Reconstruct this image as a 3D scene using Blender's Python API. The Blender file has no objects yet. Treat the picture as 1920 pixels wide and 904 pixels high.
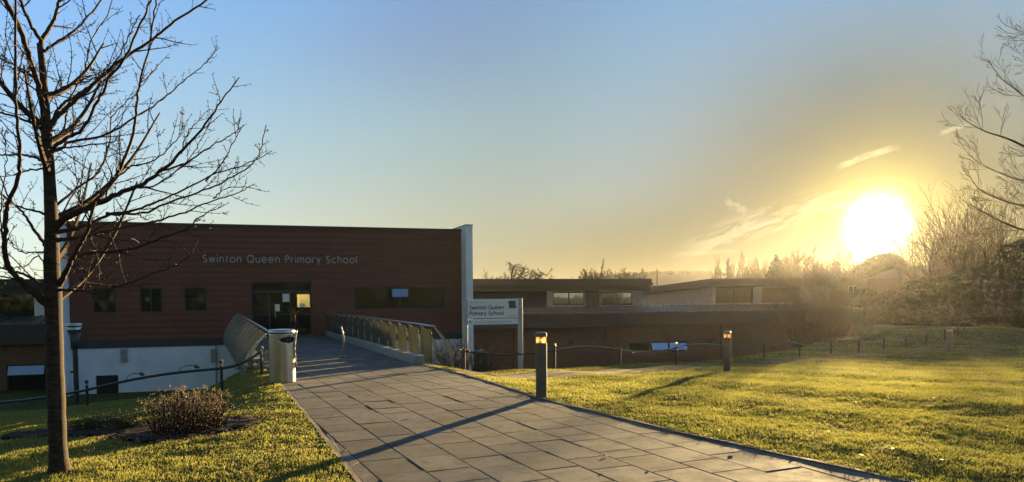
import bpy, math, random
import numpy as np
from mathutils import Vector, Matrix
R = math.radians
rnd = random.Random(7)
nrs = np.random.RandomState(11)

# ---------------------------------------------------------------- camera
FPX, PX0, PY0 = 1387.0, 960.0, 618.0
PITCH, ROLL = math.atan(0.0496), 0.0066
CAM = np.array([0.0, 0.0, 1.6])
_F = np.array([0, math.cos(PITCH), -math.sin(PITCH)])
_U0 = np.array([0, math.sin(PITCH), math.cos(PITCH)])
_R0 = np.array([1.0, 0, 0])
_U = _U0*math.cos(ROLL) + _R0*math.sin(ROLL)
_R = _R0*math.cos(ROLL) - _U0*math.sin(ROLL)
sc = bpy.context.scene
cd = bpy.data.cameras.new("camera"); cam = bpy.data.objects.new("camera", cd)
sc.collection.objects.link(cam); sc.camera = cam
cd.sensor_width = 36; cd.lens = FPX/1920*36; cd.shift_y = (PY0-452)/1920
cd.clip_start = 0.05; cd.clip_end = 6000
cam.matrix_world = Matrix(((_R[0], _U[0], -_F[0], CAM[0]), (_R[1], _U[1], -_F[1], CAM[1]),
                           (_R[2], _U[2], -_F[2], CAM[2]), (0, 0, 0, 1)))

# ---------------------------------------------------------------- light
SUN_EL, SUN_AZ = R(4.4), R(26.3)
EXPOSURE = 2.4
sun_dir = Vector((math.sin(SUN_AZ)*math.cos(SUN_EL), math.cos(SUN_AZ)*math.cos(SUN_EL), math.sin(SUN_EL)))
sl = bpy.data.lights.new("sun", 'SUN'); sl.energy = 5.0; sl.angle = R(0.6); sl.color = (1.0, 0.71, 0.32)
so = bpy.data.objects.new("sun", sl); sc.collection.objects.link(so)
so.rotation_euler = sun_dir.to_track_quat('Z', 'Y').to_euler(); so.location = (30, 60, 30)
sc.view_settings.view_transform = 'Standard'; sc.view_settings.look = 'None'
sc.view_settings.gamma = 1; sc.view_settings.exposure = EXPOSURE
sc.view_settings.use_curve_mapping = False

class NT:
    """tiny helper for writing shader math"""
    def __init__(s, tree): s.t = tree; s.n = tree.nodes; s.l = tree.links
    def node(s, kind, **kw):
        n = s.n.new(kind)
        for k, v in kw.items():
            if k == 'ins':
                for a, b in v.items(): s.put(n.inputs[a], b)
            else: setattr(n, k, v)
        return n
    def put(s, sock, v):
        if hasattr(v, 'is_output') or isinstance(v, bpy.types.NodeSocket): s.l.new(v, sock)
        else: sock.default_value = v
    def m(s, op, a, b=0.0, c=0.0, clamp=False):
        n = s.n.new('ShaderNodeMath'); n.operation = op; n.use_clamp = clamp
        s.put(n.inputs[0], a); s.put(n.inputs[1], b); s.put(n.inputs[2], c); return n.outputs[0]
    def mix(s, f, a, b, blend='MIX'):
        n = s.n.new('ShaderNodeMix'); n.data_type = 'RGBA'; n.blend_type = blend
        s.put(n.inputs[0], f); s.put(n.inputs[6], a); s.put(n.inputs[7], b); return n.outputs[2]
    def ss(s, v, a, b, lo=0.0, hi=1.0):
        n = s.n.new('ShaderNodeMapRange'); n.interpolation_type = 'SMOOTHSTEP'
        s.put(n.inputs[0], v); n.inputs[1].default_value = a; n.inputs[2].default_value = b
        n.inputs[3].default_value = lo; n.inputs[4].default_value = hi; return n.outputs[0]
    def noise(s, vec, scale, detail=3, rough=0.5, dist=0.0):
        n = s.n.new('ShaderNodeTexNoise'); n.inputs['Scale'].default_value = scale
        n.inputs['Detail'].default_value = detail; n.inputs['Roughness'].default_value = rough
        n.inputs['Distortion'].default_value = dist
        if vec is not None: s.l.new(vec, n.inputs['Vector'])
        return n.outputs[0]

def c4(c): return (c[0], c[1], c[2], 1.0)

world = bpy.data.worlds.new("World"); sc.world = world; world.use_nodes = True
def build_world():
    t = NT(world.node_tree); t.n.clear()
    out = t.node('ShaderNodeOutputWorld'); bg = t.node('ShaderNodeBackground')
    sky = t.node('ShaderNodeTexSky', sky_type='NISHITA', sun_disc=False)
    sky.sun_elevation = SUN_EL; sky.sun_rotation = SUN_AZ
    sky.air_density = 1.0; sky.dust_density = 1.2; sky.ozone_density = 1.5; sky.altitude = 50
    tc = t.node('ShaderNodeTexCoord'); d = tc.outputs['Generated']
    dt = t.node('ShaderNodeVectorMath', operation='DOT_PRODUCT', ins={0: d, 1: tuple(sun_dir)})
    ang = t.m('ARCCOSINE', t.m('MINIMUM', dt.outputs['Value'], 0.999999))      # radians from the sun
    aq = t.m('DIVIDE', ang, R(1.28)); core = t.m('MULTIPLY', t.m('EXPONENT', t.m('MULTIPLY', t.m('MULTIPLY', aq, aq), -1.0)), 9.0)
    halo = t.m('MULTIPLY', t.m('EXPONENT', t.m('MULTIPLY', ang, -1/R(2.2))), 2.4)
    # wisps of cirrus and contrail, laid out by direction in the sky
    sep = t.node('ShaderNodeSeparateXYZ', ins={0: d})
    yy = t.m('MAXIMUM', sep.outputs[1], 0.05)
    u = t.m('DIVIDE', sep.outputs[0], yy); v = t.m('DIVIDE', sep.outputs[2], yy)
    front = t.m('GREATER_THAN', sep.outputs[1], 0.06)
    def uv(px, py):
        q = _F + (px-PX0)/FPX*_R + (PY0-py)/FPX*_U; return q[0]/q[1], q[2]/q[1]
    def streak(p0, p1, width, bend=0.0, fib=60, lo=0.42, hi=0.62, soft=0.35, rag=0.012, asym=0.0):
        a0, a1 = uv(*p0), uv(*p1); L = math.hypot(a1[0]-a0[0], a1[1]-a0[1])
        cx, cy = (a1[0]-a0[0])/L, (a1[1]-a0[1])/L
        du, dv = t.m('SUBTRACT', u, a0[0]), t.m('SUBTRACT', v, a0[1])
        al = t.m('DIVIDE', t.m('ADD', t.m('MULTIPLY', du, cx), t.m('MULTIPLY', dv, cy)), L)
        ac = t.m('ADD', t.m('MULTIPLY', du, -cy), t.m('MULTIPLY', dv, cx))
        # bend is the sagitta
        par = t.m('MULTIPLY', t.m('MULTIPLY', al, t.m('SUBTRACT', 1.0, al)), 4*bend)
        ac = t.m('SUBTRACT', ac, par)
        vec = t.node('ShaderNodeCombineXYZ', ins={0: t.m('MULTIPLY', al, L*fib*0.28), 1: t.m('MULTIPLY', ac, fib), 2: p0[0]*.01})
        nz = t.noise(vec.outputs[0], 1.0, 5, 0.62, 0.6)
        vec2 = t.node('ShaderNodeCombineXYZ', ins={0: t.m('MULTIPLY', al, 5.0), 1: 0.0, 2: p0[1]*.1})
        nz2 = t.noise(vec2.outputs[0], 1.0, 4)
        ac = t.m('ADD', ac, t.m('MULTIPLY', t.m('SUBTRACT', nz2, 0.5), rag))
        if asym: ac = t.m('ADD', ac, t.m('MULTIPLY', t.m('MAXIMUM', t.m('MULTIPLY', ac, -1), 0.0), asym))
        body = t.ss(t.m('ABSOLUTE', ac), width*soft, width, 1, 0)
        ends = t.m('MULTIPLY', t.ss(al, 0.0, 0.22), t.ss(al, 0.72, 1.0, 1, 0))
        return t.m('MULTIPLY', t.m('MULTIPLY', body, ends), t.ss(nz, lo, hi))
    s1 = t.m('MULTIPLY', streak((1255, 492), (1735, 352), 0.032, 0.014, 80, 0.40, 0.60, 0.1, 0.010, -0.45), 0.85)
    s2 = t.m('MULTIPLY', streak((1562, 318), (1695, 272), 0.0058, 0.002, 170, 0.25, 0.6, 0.3, 0.005), 1.0)
    s3 = t.m('MULTIPLY', streak((1357, 372), (1408, 396), 0.0075, -0.004, 120, 0.3, 0.6, 0.2, 0.010), 0.75)
    s4 = t.m('MULTIPLY', streak((1755, 254), (1830, 226), 0.0045, 0.0, 160, 0.3, 0.6, 0.2, 0.004), 0.7)
    s5 = t.m('MULTIPLY', streak((1240, 480), (1420, 468), 0.006, 0.0, 120, 0.35, 0.6, 0.2, 0.01), 0.35)
    cl = t.m('ADD', t.m('ADD', s1, s2), t.m('ADD', s3, t.m('ADD', s4, s5)), clamp=True)
    cl = t.m('MULTIPLY', cl, front)
    def sc3(f, col):
        n = t.node('ShaderNodeVectorMath', operation='SCALE', ins={0: col, 'Scale': f}); return n.outputs[0]
    def add(a, b):
        n = t.node('ShaderNodeVectorMath', operation='ADD', ins={0: a, 1: b}); return n.outputs[0]
    # clear evening sky: exponential layers by height above the horizon and by angle from the sun
    zz = t.m('MAXIMUM', sep.outputs[2], 0.0); am = t.m('MINIMUM', ang, R(66)); zc = t.m("MINIMUM", zz, 0.42)
    a60 = t.m('DIVIDE', am, R(60)); za = t.m('MULTIPLY', zc, a60); e10 = t.m('EXPONENT', t.m('DIVIDE', am, -R(10)))
    ch = []
    for w in ((-0.33, -1.59, 0.47, -2.56, -3.8), (-0.71, 0.44, 0.92, -2.71, -3.05), (-1.42, 2.41, 1.44, -2.18, -2.5)):
        q = t.m('MULTIPLY_ADD', zc, w[1], w[0])
        for tm_, wk in ((a60, w[2]), (za, w[3]), (e10, w[4])): q = t.m('MULTIPLY_ADD', tm_, wk, q)
        ch.append(t.m('EXPONENT', t.m('MINIMUM', q, 0.2)))
    ana = t.node('ShaderNodeCombineXYZ', ins={0: ch[0], 1: ch[1], 2: ch[2]}).outputs[0]
    gl_ = t.m('MULTIPLY', t.m('EXPONENT', t.m('MULTIPLY', zz, -13.0)), t.m('EXPONENT', t.m('DIVIDE', ang, -R(32))))
    tint = t.node('ShaderNodeCombineXYZ', ins={0: 1.0, 1: t.m('MULTIPLY_ADD', gl_, -0.36, 1.0), 2: t.m('MULTIPLY_ADD', gl_, -0.98, 1.0)}).outputs[0]
    ana = t.node('ShaderNodeVectorMath', operation='MULTIPLY', ins={0: ana, 1: tint}).outputs[0]
    def bell(c_, w_): q = t.m('DIVIDE', t.m('SUBTRACT', ang, R(c_)), R(w_)); return t.m('EXPONENT', t.m('MULTIPLY', t.m('MULTIPLY', q, q), -1.0))
    g1 = t.m('MULTIPLY', bell(16, 8), t.ss(zz, 0.04, 0.15)); g2 = t.m('MULTIPLY', bell(34, 9), t.ss(zz, 0.20, 0.33))
    g3 = t.m('MULTIPLY', bell(11, 5.5), t.ss(zz, 0.08, 0.20))
    mm = [t.m('MULTIPLY_ADD', g3, k3, t.m('MULTIPLY_ADD', g1, k1, t.m('MULTIPLY_ADD', g2, k2, 1.0))) for k1, k2, k3 in ((0.36, -0.06, 0.30), (0.38, -0.18, 0.26), (0.60, -0.12, 0.25))]
    ana = t.node('ShaderNodeVectorMath', operation='MULTIPLY', ins={0: ana, 1: t.node('ShaderNodeCombineXYZ', ins={0: mm[0], 1: mm[1], 2: mm[2]}).outputs[0]}).outputs[0]
    ns = sc3(0.05, sky.outputs[0])
    den = t.node('ShaderNodeVectorMath', operation='MULTIPLY_ADD', ins={0: ns, 1: (2, 2, 2), 2: (1, 1, 1)}).outputs[0]
    nis = t.node('ShaderNodeVectorMath', operation='DIVIDE', ins={0: ns, 1: den}).outputs[0]
    warmf = t.m('EXPONENT', t.m('MULTIPLY', ang, -1/R(34.0)))
    dim = t.m('MULTIPLY', t.ss(zz, 0.40, 0.95, 1.0, 0.42), t.ss(ang, R(55), R(120), 1.0, 0.55))
    dz = t.ss(zz, 0.40, 0.95, 0.0, 1.0); db = t.ss(ang, R(55), R(120), 0.0, 1.0)
    fl_ = t.m('MAXIMUM', dz, db)
    warm_z = t.node('ShaderNodeCombineXYZ', ins={0: t.m('MULTIPLY_ADD', fl_, 0.22, 1.0), 1: t.m('MULTIPLY_ADD', fl_, 0.02, 1.0), 2: t.m('MULTIPLY_ADD', fl_, -0.30, 1.0)}).outputs[0]
    col = sc3(dim, add(sc3(0.87, ana), sc3(0.26, nis)))
    col = t.node('ShaderNodeVectorMath', operation='MULTIPLY', ins={0: col, 1: warm_z}).outputs[0]
    col = add(col, sc3(halo, (1.0, 0.78, 0.13)))
    col = add(col, sc3(core, (1.0, 0.97, 0.85)))
    col = add(col, sc3(t.m('MULTIPLY', cl, t.m('ADD', 0.05, t.m('MULTIPLY', warmf, 0.42))), (1.0, 0.82, 0.55)))
    t.put(bg.inputs[0], col); bg.inputs[1].default_value = 2.0**-EXPOSURE
    t.l.new(bg.outputs[0], out.inputs[0])
build_world()
world.cycles.sampling_method = 'MANUAL'; world.cycles.sample_map_resolution = 1024
sc.cycles.volume_bounces = 0; sc.cycles.max_bounces = 8; sc.cycles.transparent_max_bounces = 12
sc.cycles.sample_clamp_indirect = 4.0
try: sc.cycles.use_denoising = True
except Exception: pass

# ---------------------------------------------------------------- pixel helpers
def ray(px, py): return _F + (px-PX0)/FPX*_R + (PY0-py)/FPX*_U
def at(px, py, Y):
    q = ray(px, py); return CAM + q*(Y/q[1])
def atz(px, py, z):
    q = ray(px, py); return CAM + q*((z-CAM[2])/q[2])
UB, NB = np.array([0.948, 0.317, 0]), np.array([-0.317, 0.948, 0])
UB /= np.linalg.norm(UB); NB /= np.linalg.norm(NB)
D0 = np.array([-11.84, 38.0, 0.0])
def B(t, s, z): return D0 + t*UB + s*NB + np.array([0, 0, z])     # building frame: along facade, behind facade, up
def fh(px, py, s=0.0):
    q = ray(px, py); k = ((D0 + s*NB - CAM) @ NB)/(q @ NB); p = CAM + q*k
    return float((p-D0) @ UB), float(p[2])

# ---------------------------------------------------------------- mesh helpers
class MB:
    def __init__(s): s.V = []; s.F = []; s.n = 0
    def add(s, verts, faces):
        verts = np.asarray(verts, float).reshape(-1, 3)
        s.V.append(verts); o = s.n
        s.F.extend([tuple(int(i)+o for i in f) for f in faces]); s.n += len(verts)
    def box(s, a0, a1, b0, b1, z0, z1, fr=None):
        fr = fr or (lambda a, b, z: (a, b, z))
        v = [fr(a, b, z) for z in (z0, z1) for a, b in ((a0, b0), (a1, b0), (a1, b1), (a0, b1))]
        s.add(v, [(0, 3, 2, 1), (4, 5, 6, 7), (0, 1, 5, 4), (1, 2, 6, 5), (2, 3, 7, 6), (3, 0, 4, 7)])
    def poly(s, bot, top):
        n = len(bot); s.add(list(bot)+list(top), [tuple(range(n))[::-1], tuple(range(n, 2*n))] +
                            [(i, (i+1) % n, n+(i+1) % n, n+i) for i in range(n)])
    def tube(s, P, rad, k=6, cap=True):
        P = np.asarray(P, float); n = len(P)
        rad = np.full(n, rad) if np.isscalar(rad) else np.asarray(rad, float)
        T = np.gradient(P, axis=0); T /= (np.linalg.norm(T, axis=1)[:, None]+1e-12)
        ref = np.array([0, 0, 1.0]) if abs(T[:, 2]).mean() < 0.8 else np.array([1.0, 0, 0])
        A = np.cross(T, ref); A /= (np.linalg.norm(A, axis=1)[:, None]+1e-12); Bv = np.cross(T, A)
        th = np.arange(k)*2*math.pi/k
        V = P[:, None, :] + rad[:, None, None]*(np.cos(th)[None, :, None]*A[:, None, :] + np.sin(th)[None, :, None]*Bv[:, None, :])
        F = []
        for i in range(n-1):
            for j in range(k):
                j2 = (j+1) % k; F.append((i*k+j, i*k+j2, (i+1)*k+j2, (i+1)*k+j))
        if cap: F.append(tuple(range(k))[::-1]); F.append(tuple(range((n-1)*k, n*k)))
        s.add(V.reshape(-1, 3), F)
    def lathe(s, prof, c=(0, 0, 0), k=24, sx=1, sy=1):
        n = len(prof); V = []
        for r, z in prof:
            for j in range(k):
                a = 2*math.pi*j/k; V.append((c[0]+r*math.cos(a)*sx, c[1]+r*math.sin(a)*sy, c[2]+z))
        F = [(i*k+j, i*k+(j+1) % k, (i+1)*k+(j+1) % k, (i+1)*k+j) for i in range(n-1) for j in range(k)]
        F.append(tuple(range(k))[::-1]); F.append(tuple(range((n-1)*k, n*k)))
        s.add(V, F)
def link(o): sc.collection.objects.link(o); return o
def tag(o, label=None, cat=None, group=None, kind=None):
    if label: o['label'] = label
    if cat: o['category'] = cat
    if group: o['group'] = group
    if kind: o['kind'] = kind
    return o
def thing(name, loc, label, cat, group=None):
    o = bpy.data.objects.new(name, None); link(o); o.location = Vector([float(x) for x in loc])
    o.empty_display_size = 0.2
    return tag(o, label, cat, group)
def wloc(o):
    v = Vector((0, 0, 0))
    while o is not None: v += o.location; o = o.parent
    return np.array(v)
def build(mb, name, mat, parent=None, smooth=False, bevel=0.0):
    V = np.concatenate(mb.V) if mb.V else np.zeros((0, 3))
    if parent is not None: V = V - wloc(parent)
    me = bpy.data.meshes.new(name)
    lens = np.fromiter((len(f) for f in mb.F), dtype=np.int32, count=len(mb.F))
    flat = np.fromiter((i for f in mb.F for i in f), dtype=np.int32)
    return _mesh(me, V, lens, flat, name, mat, parent, smooth, bevel)
def _mesh(me, V, lens, flat, name, mat, parent=None, smooth=False, bevel=0.0):
    me.vertices.add(len(V)); me.vertices.foreach_set('co', V.astype(np.float32).ravel())
    me.loops.add(len(flat)); me.loops.foreach_set('vertex_index', flat)
    me.polygons.add(len(lens))
    st = np.concatenate([[0], np.cumsum(lens)[:-1]]).astype(np.int32)
    me.polygons.foreach_set('loop_start', st)
    me.polygons.foreach_set('use_smooth', np.full(len(lens), smooth))
    me.update(calc_edges=True); me.validate()
    if isinstance(mat, (list, tuple)):
        for m_ in mat: me.materials.append(m_)
    elif mat: me.materials.append(mat)
    o = link(bpy.data.objects.new(name, me))
    if parent is not None: o.parent = parent
    if bevel:
        bm_ = o.modifiers.new('bevel', 'BEVEL'); bm_.width = bevel; bm_.segments = 2; bm_.limit_method = 'ANGLE'
    return o
def copy_tree(o, parent=None):
    c = o.copy(); link(c)
    if parent is not None: c.parent = parent
    for ch in list(o.children): copy_tree(ch, c)
    return c
def smooth_path(P, n):
    P = np.asarray(P, float); m = len(P)
    if m < 3:
        t = np.linspace(0, 1, n)[:, None]; return P[0]*(1-t)+P[-1]*t
    Q = np.vstack([2*P[0]-P[1], P, 2*P[-1]-P[-2]]); out = []
    for x in np.linspace(0, m-1, n):
        i = min(int(x), m-2); f = x-i; p0, p1, p2, p3 = Q[i], Q[i+1], Q[i+2], Q[i+3]
        out.append(0.5*((2*p1)+(-p0+p2)*f+(2*p0-5*p1+4*p2-p3)*f*f+(-p0+3*p1-3*p2+p3)*f**3))
    return np.array(out)

# ---------------------------------------------------------------- materials
def mat(name, color, rough=0.7, metal=0.0, var=0.15, scale=8.0, bump=0.0, bscale=40.0, spec=0.5, color2=None, coords='pos', stretch=None):
    m = bpy.data.materials.new(name); m.use_nodes = True; t = NT(m.node_tree); b = t.n['Principled BSDF']
    if coords == 'pos': vec = t.node('ShaderNodeNewGeometry').outputs['Position']
    else: vec = t.node('ShaderNodeTexCoord').outputs['Object']
    if stretch:
        mp = t.node('ShaderNodeMapping'); mp.inputs['Scale'].default_value = stretch; t.l.new(vec, mp.inputs[0]); vec = mp.outputs[0]
    nz = t.noise(vec, scale, 5, 0.6)
    lo = [max(0, x*(1-var)) for x in color]; hi = [min(1, x*(1+var)) for x in (color2 or color)]
    f = t.ss(nz, 0.3, 0.7)
    t.l.new(t.mix(f, c4(lo), c4(hi)), b.inputs['Base Color'])
    b.inputs['Metallic'].default_value = metal; b.inputs['Specular IOR Level'].default_value = spec
    t.l.new(t.ss(nz, 0.2, 0.8, max(0.02, rough*0.85), min(1, rough*1.15)), b.inputs['Roughness'])
    if bump:
        bn = t.node('ShaderNodeBump', ins={'Strength': bump, 'Distance': 0.01, 'Height': t.noise(vec, bscale, 5, 0.65)})
        t.l.new(bn.outputs[0], b.inputs['Normal'])
    return m
def leafmat(name, ca, cb, trans=0.5, rough=0.55, spec=0.3):
    m = bpy.data.materials.new(name); m.use_nodes = True; t = NT(m.node_tree); t.n.clear()
    g = t.node('ShaderNodeNewGeometry'); out = t.node('ShaderNodeOutputMaterial')
    nz = t.noise(g.outputs['Position'], 0.9, 4, 0.6)
    f = t.m('ADD', t.m('MULTIPLY', g.outputs['Random Per Island'], 0.6), t.m('MULTIPLY', t.ss(nz, 0.3, 0.7), 0.4))
    col = t.mix(f, c4(ca), c4(cb))
    p = t.node('ShaderNodeBsdfPrincipled', ins={'Base Color': col, 'Roughness': rough, 'Specular IOR Level': spec})
    tr = t.node('ShaderNodeBsdfTranslucent', ins={'Color': col})
    mx = t.node('ShaderNodeMixShader', ins={0: trans, 1: p.outputs[0], 2: tr.outputs[0]})
    t.l.new(mx.outputs[0], out.inputs[0]); return m
def tz_coords(t):
    """(distance along the facade direction, height) for wall patterns"""
    g = t.node('ShaderNodeNewGeometry')
    d = t.node('ShaderNodeVectorMath', operation='DOT_PRODUCT', ins={0: g.outputs['Position'], 1: tuple(UB)})
    d2 = t.node('ShaderNodeVectorMath', operation='DOT_PRODUCT', ins={0: g.outputs['Position'], 1: tuple(NB)})
    sp = t.node('ShaderNodeSeparateXYZ', ins={0: g.outputs['Position']})
    a = t.m('ADD', d.outputs['Value'], d2.outputs['Value'])
    return t.node('ShaderNodeCombineXYZ', ins={0: a, 1: sp.outputs[2]}).outputs[0], g
def brickmat(name, c1, c2, mortar, w, h, ms, rough=0.85, bump=0.3):
    m = bpy.data.materials.new(name); m.use_nodes = True; t = NT(m.node_tree); b = t.n['Principled BSDF']
    vec, g = tz_coords(t)
    br = t.node('ShaderNodeTexBrick', ins={'Vector': vec, 'Color1': c4(c1), 'Color2': c4(c2), 'Mortar': c4(mortar), 'Scale': 1.0,
                'Brick Width': w, 'Row Height': h, 'Mortar Size': ms, 'Mortar Smooth': 0.2, 'Bias': 0.0})
    nz = t.noise(g.outputs['Position'], 1.2, 6, 0.65)
    col = t.mix(t.ss(nz, 0.3, 0.75, 0, 0.35), br.outputs[0], c4([x*0.55 for x in c1]))
    t.l.new(col, b.inputs['Base Color']); b.inputs['Roughness'].default_value = rough
    bn = t.node('ShaderNodeBump', ins={'Strength': bump, 'Distance': 0.01, 'Height': t.m('SUBTRACT', t.m('MULTIPLY', nz, 0.3), br.outputs['Fac'])})
    t.l.new(bn.outputs[0], b.inputs['Normal']); return m
def glassmat(name, tint=(0.02, 0.025, 0.02), clear=0.0, rough=0.03):
    m = bpy.data.materials.new(name); m.use_nodes = True; t = NT(m.node_tree); b = t.n['Principled BSDF']
    g = t.node('ShaderNodeNewGeometry')
    b.inputs['Base Color'].default_value = c4(tint); b.inputs['Roughness'].default_value = rough
    b.inputs['Specular IOR Level'].default_value = 0.6
    bn = t.node('ShaderNodeBump', ins={'Strength': 0.06, 'Distance': 0.02, 'Height': t.noise(g.outputs['Position'], 1.6, 2)})
    t.l.new(bn.outputs[0], b.inputs['Normal'])
    if clear:
        tr = t.node('ShaderNodeBsdfTransparent', ins={'Color': (0.85, 0.9, 0.85, 1)})
        mx = t.node('ShaderNodeMixShader', ins={0: clear, 1: b.outputs[0], 2: tr.outputs[0]})
        t.l.new(mx.outputs[0], t.n['Material Output'].inputs[0])
    return m

M = {}
M['clad'] = brickmat('terracotta_cladding', (0.185, 0.062, 0.033), (0.158, 0.052, 0.028), (0.06, 0.03, 0.018), 1.2, 0.30, 0.006, 0.6, 0.2)
M['brick'] = brickmat('orange_brick', (0.215, 0.105, 0.050), (0.155, 0.072, 0.036), (0.14, 0.115, 0.085), 0.225, 0.075, 0.008)
M['render_white'] = mat('white_render', (0.82, 0.83, 0.83), 0.8, var=0.08, scale=1.2, bump=0.1)
M['dark_band'] = mat('dark_band', (0.05, 0.05, 0.052), 0.6, var=0.2, scale=2)
M['fascia'] = mat('grey_fascia', (0.052, 0.047, 0.040), 0.7, var=0.15, scale=1.5)
M['metalroof'] = mat('zinc_roof', (0.15, 0.145, 0.135), 0.42, metal=0.5, var=0.12, scale=2)
M['frame'] = mat('dark_frame', (0.035, 0.04, 0.045), 0.4, var=0.1)
M['glass'] = glassmat('window_glass')
M['glass_clear'] = glassmat('door_glass', (0.01, 0.012, 0.012), 0.62)
M['glass_sky'] = glassmat('tilted_glass', (0.42, 0.45, 0.47), 0, 0.04); M['glass_sky'].node_tree.nodes['Principled BSDF'].inputs['Metallic'].default_value = 0.9
M['steel'] = mat('brushed_steel', (0.46, 0.46, 0.46), 0.30, metal=1.0, var=0.05, scale=3, stretch=(12, 12, 0.4), coords='obj')
M['steel_dark'] = mat('weathered_steel', (0.34, 0.33, 0.30), 0.42, metal=0.8, var=0.15, scale=8)
M['letter'] = mat('letter_steel', (0.36, 0.35, 0.33), 0.5, metal=0.2, var=0.03)
M['bollard'] = mat('bollard_paint', (0.13, 0.12, 0.105), 0.42, metal=0.3, var=0.12, scale=5, coords='obj')
M['signgrey'] = mat('sign_post_paint', (0.36, 0.40, 0.46), 0.4, metal=0.2, var=0.05)
M['signwhite'] = mat('sign_panel', (0.74, 0.78, 0.79), 0.45, var=0.04)
M['ink'] = mat('sign_ink', (0.02, 0.035, 0.05), 0.6, var=0.05)
M['ink_soft'] = mat('sign_ink_faded', (0.22, 0.26, 0.30), 0.6, var=0.05)
M['emblem'] = mat('emblem_green', (0.09, 0.11, 0.09), 0.6, var=0.3, scale=40)
M['fence'] = mat('fence_paint', (0.022, 0.030, 0.028), 0.45, metal=0.1, var=0.3, scale=12, spec=0.4)
M['fence_leaf'] = mat('fence_leaf_green', (0.03, 0.10, 0.06), 0.35, metal=0.2, var=0.2)
M['red'] = mat('red_collar', (0.35, 0.03, 0.02), 0.4, var=0.1)
M['bark'] = mat('bark_birch', (0.030, 0.020, 0.013), 0.85, var=0.45, scale=9, bump=0.9, bscale=26, spec=0.25, stretch=(1, 1, 5), color2=(0.055, 0.037, 0.024))
M['twig'] = mat('twig_bark', (0.050, 0.032, 0.024), 0.75, var=0.3, scale=15, spec=0.15)
M['house_brick'] = mat('old_brick', (0.085, 0.055, 0.040), 0.9, var=.25, scale=4)
M['window_paint'] = mat('window_paint', (0.30, 0.30, 0.28), 0.6, var=.05)
M['twig_far'] = mat('far_twig', (0.06, 0.042, 0.030), 0.8, var=0.25, scale=2, spec=0.2)
M['concrete'] = mat('concrete', (0.34, 0.32, 0.29), 0.8, var=0.15, scale=4, bump=0.3)
M['edging'] = mat('edging_strip', (0.13, 0.10, 0.075), 0.85, var=0.3, scale=8, bump=0.4)
M['soil'] = mat('soil', (0.036, 0.026, 0.016), 0.95, var=0.5, scale=12, bump=1.0, bscale=30, spec=0.1)
M['sand'] = mat('joint_sand', (0.085, 0.070, 0.050), 0.95, var=0.5, scale=9, bump=0.6, bscale=60, spec=0.1)
M['asphalt'] = mat('side_path_surface', (0.17, 0.125, 0.060), 0.95, var=0.35, scale=5, bump=0.6, bscale=120, spec=0.08)
M['room'] = mat('room_walls', (0.28, 0.28, 0.22), 0.8, var=0.1)
M['paper'] = mat('paper', (0.75, 0.76, 0.70), 0.7, var=0.05)
M['rooftile'] = mat('roof_tiles', (0.055, 0.042, 0.035), 0.8, var=0.25, scale=3, bump=0.4)
M['hillmat'] = mat('wooded_hill', (0.075, 0.08, 0.05), 0.95, var=0.35, scale=0.02)
M['leaf_dry'] = leafmat('dry_leaf', (0.33, 0.26, 0.17), (0.18, 0.125, 0.08), 0.36)
M['leaf_fallen'] = leafmat('fallen_leaf', (0.42, 0.22, 0.10), (0.20, 0.10, 0.05), 0.3)
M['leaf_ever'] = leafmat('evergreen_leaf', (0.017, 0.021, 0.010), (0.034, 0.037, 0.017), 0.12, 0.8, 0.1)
M['leaf_low'] = leafmat('low_shrub_leaf', (0.05, 0.075, 0.03), (0.10, 0.13, 0.05), 0.4)
M['grass'] = leafmat('grass_blade', (0.160, 0.185, 0.030), (0.350, 0.315, 0.085), 0.58, 0.55, 0.25)
M['car'] = mat('car_paint', (0.45, 0.46, 0.48), 0.2, metal=0.5, var=0.03)
M['rubber'] = mat('rubber', (0.02, 0.02, 0.02), 0.8)
M['binplastic'] = mat('bin_plastic', (0.035, 0.05, 0.03), 0.5, var=0.1)
M['binlid'] = mat('bin_lid', (0.16, 0.24, 0.28), 0.4, var=0.1)
M['flower'] = mat('petal', (0.85, 0.80, 0.45), 0.6, var=0.1)

def groundmat():
    m = bpy.data.materials.new('lawn_ground'); m.use_nodes = True; t = NT(m.node_tree); b = t.n['Principled BSDF']
    g = t.node('ShaderNodeNewGeometry'); p = g.outputs['Position']
    n1 = t.noise(p, 0.7, 5, 0.6); n2 = t.noise(p, 14, 4, 0.7)
    c = t.mix(t.ss(n1, 0.3, 0.7), (0.060, 0.075, 0.018, 1), (0.115, 0.125, 0.035, 1))
    c = t.mix(t.ss(n2, 0.35, 0.75, 0, 0.6), c, (0.055, 0.045, 0.022, 1))
    t.l.new(c, b.inputs['Base Color']); b.inputs['Roughness'].default_value = 0.95; b.inputs['Specular IOR Level'].default_value = 0.1
    bn = t.node('ShaderNodeBump', ins={'Strength': 0.9, 'Distance': 0.04, 'Height': t.noise(p, 22, 5, 0.7)})
    t.l.new(bn.outputs[0], b.inputs['Normal']); return m
M['ground'] = groundmat()
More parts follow.
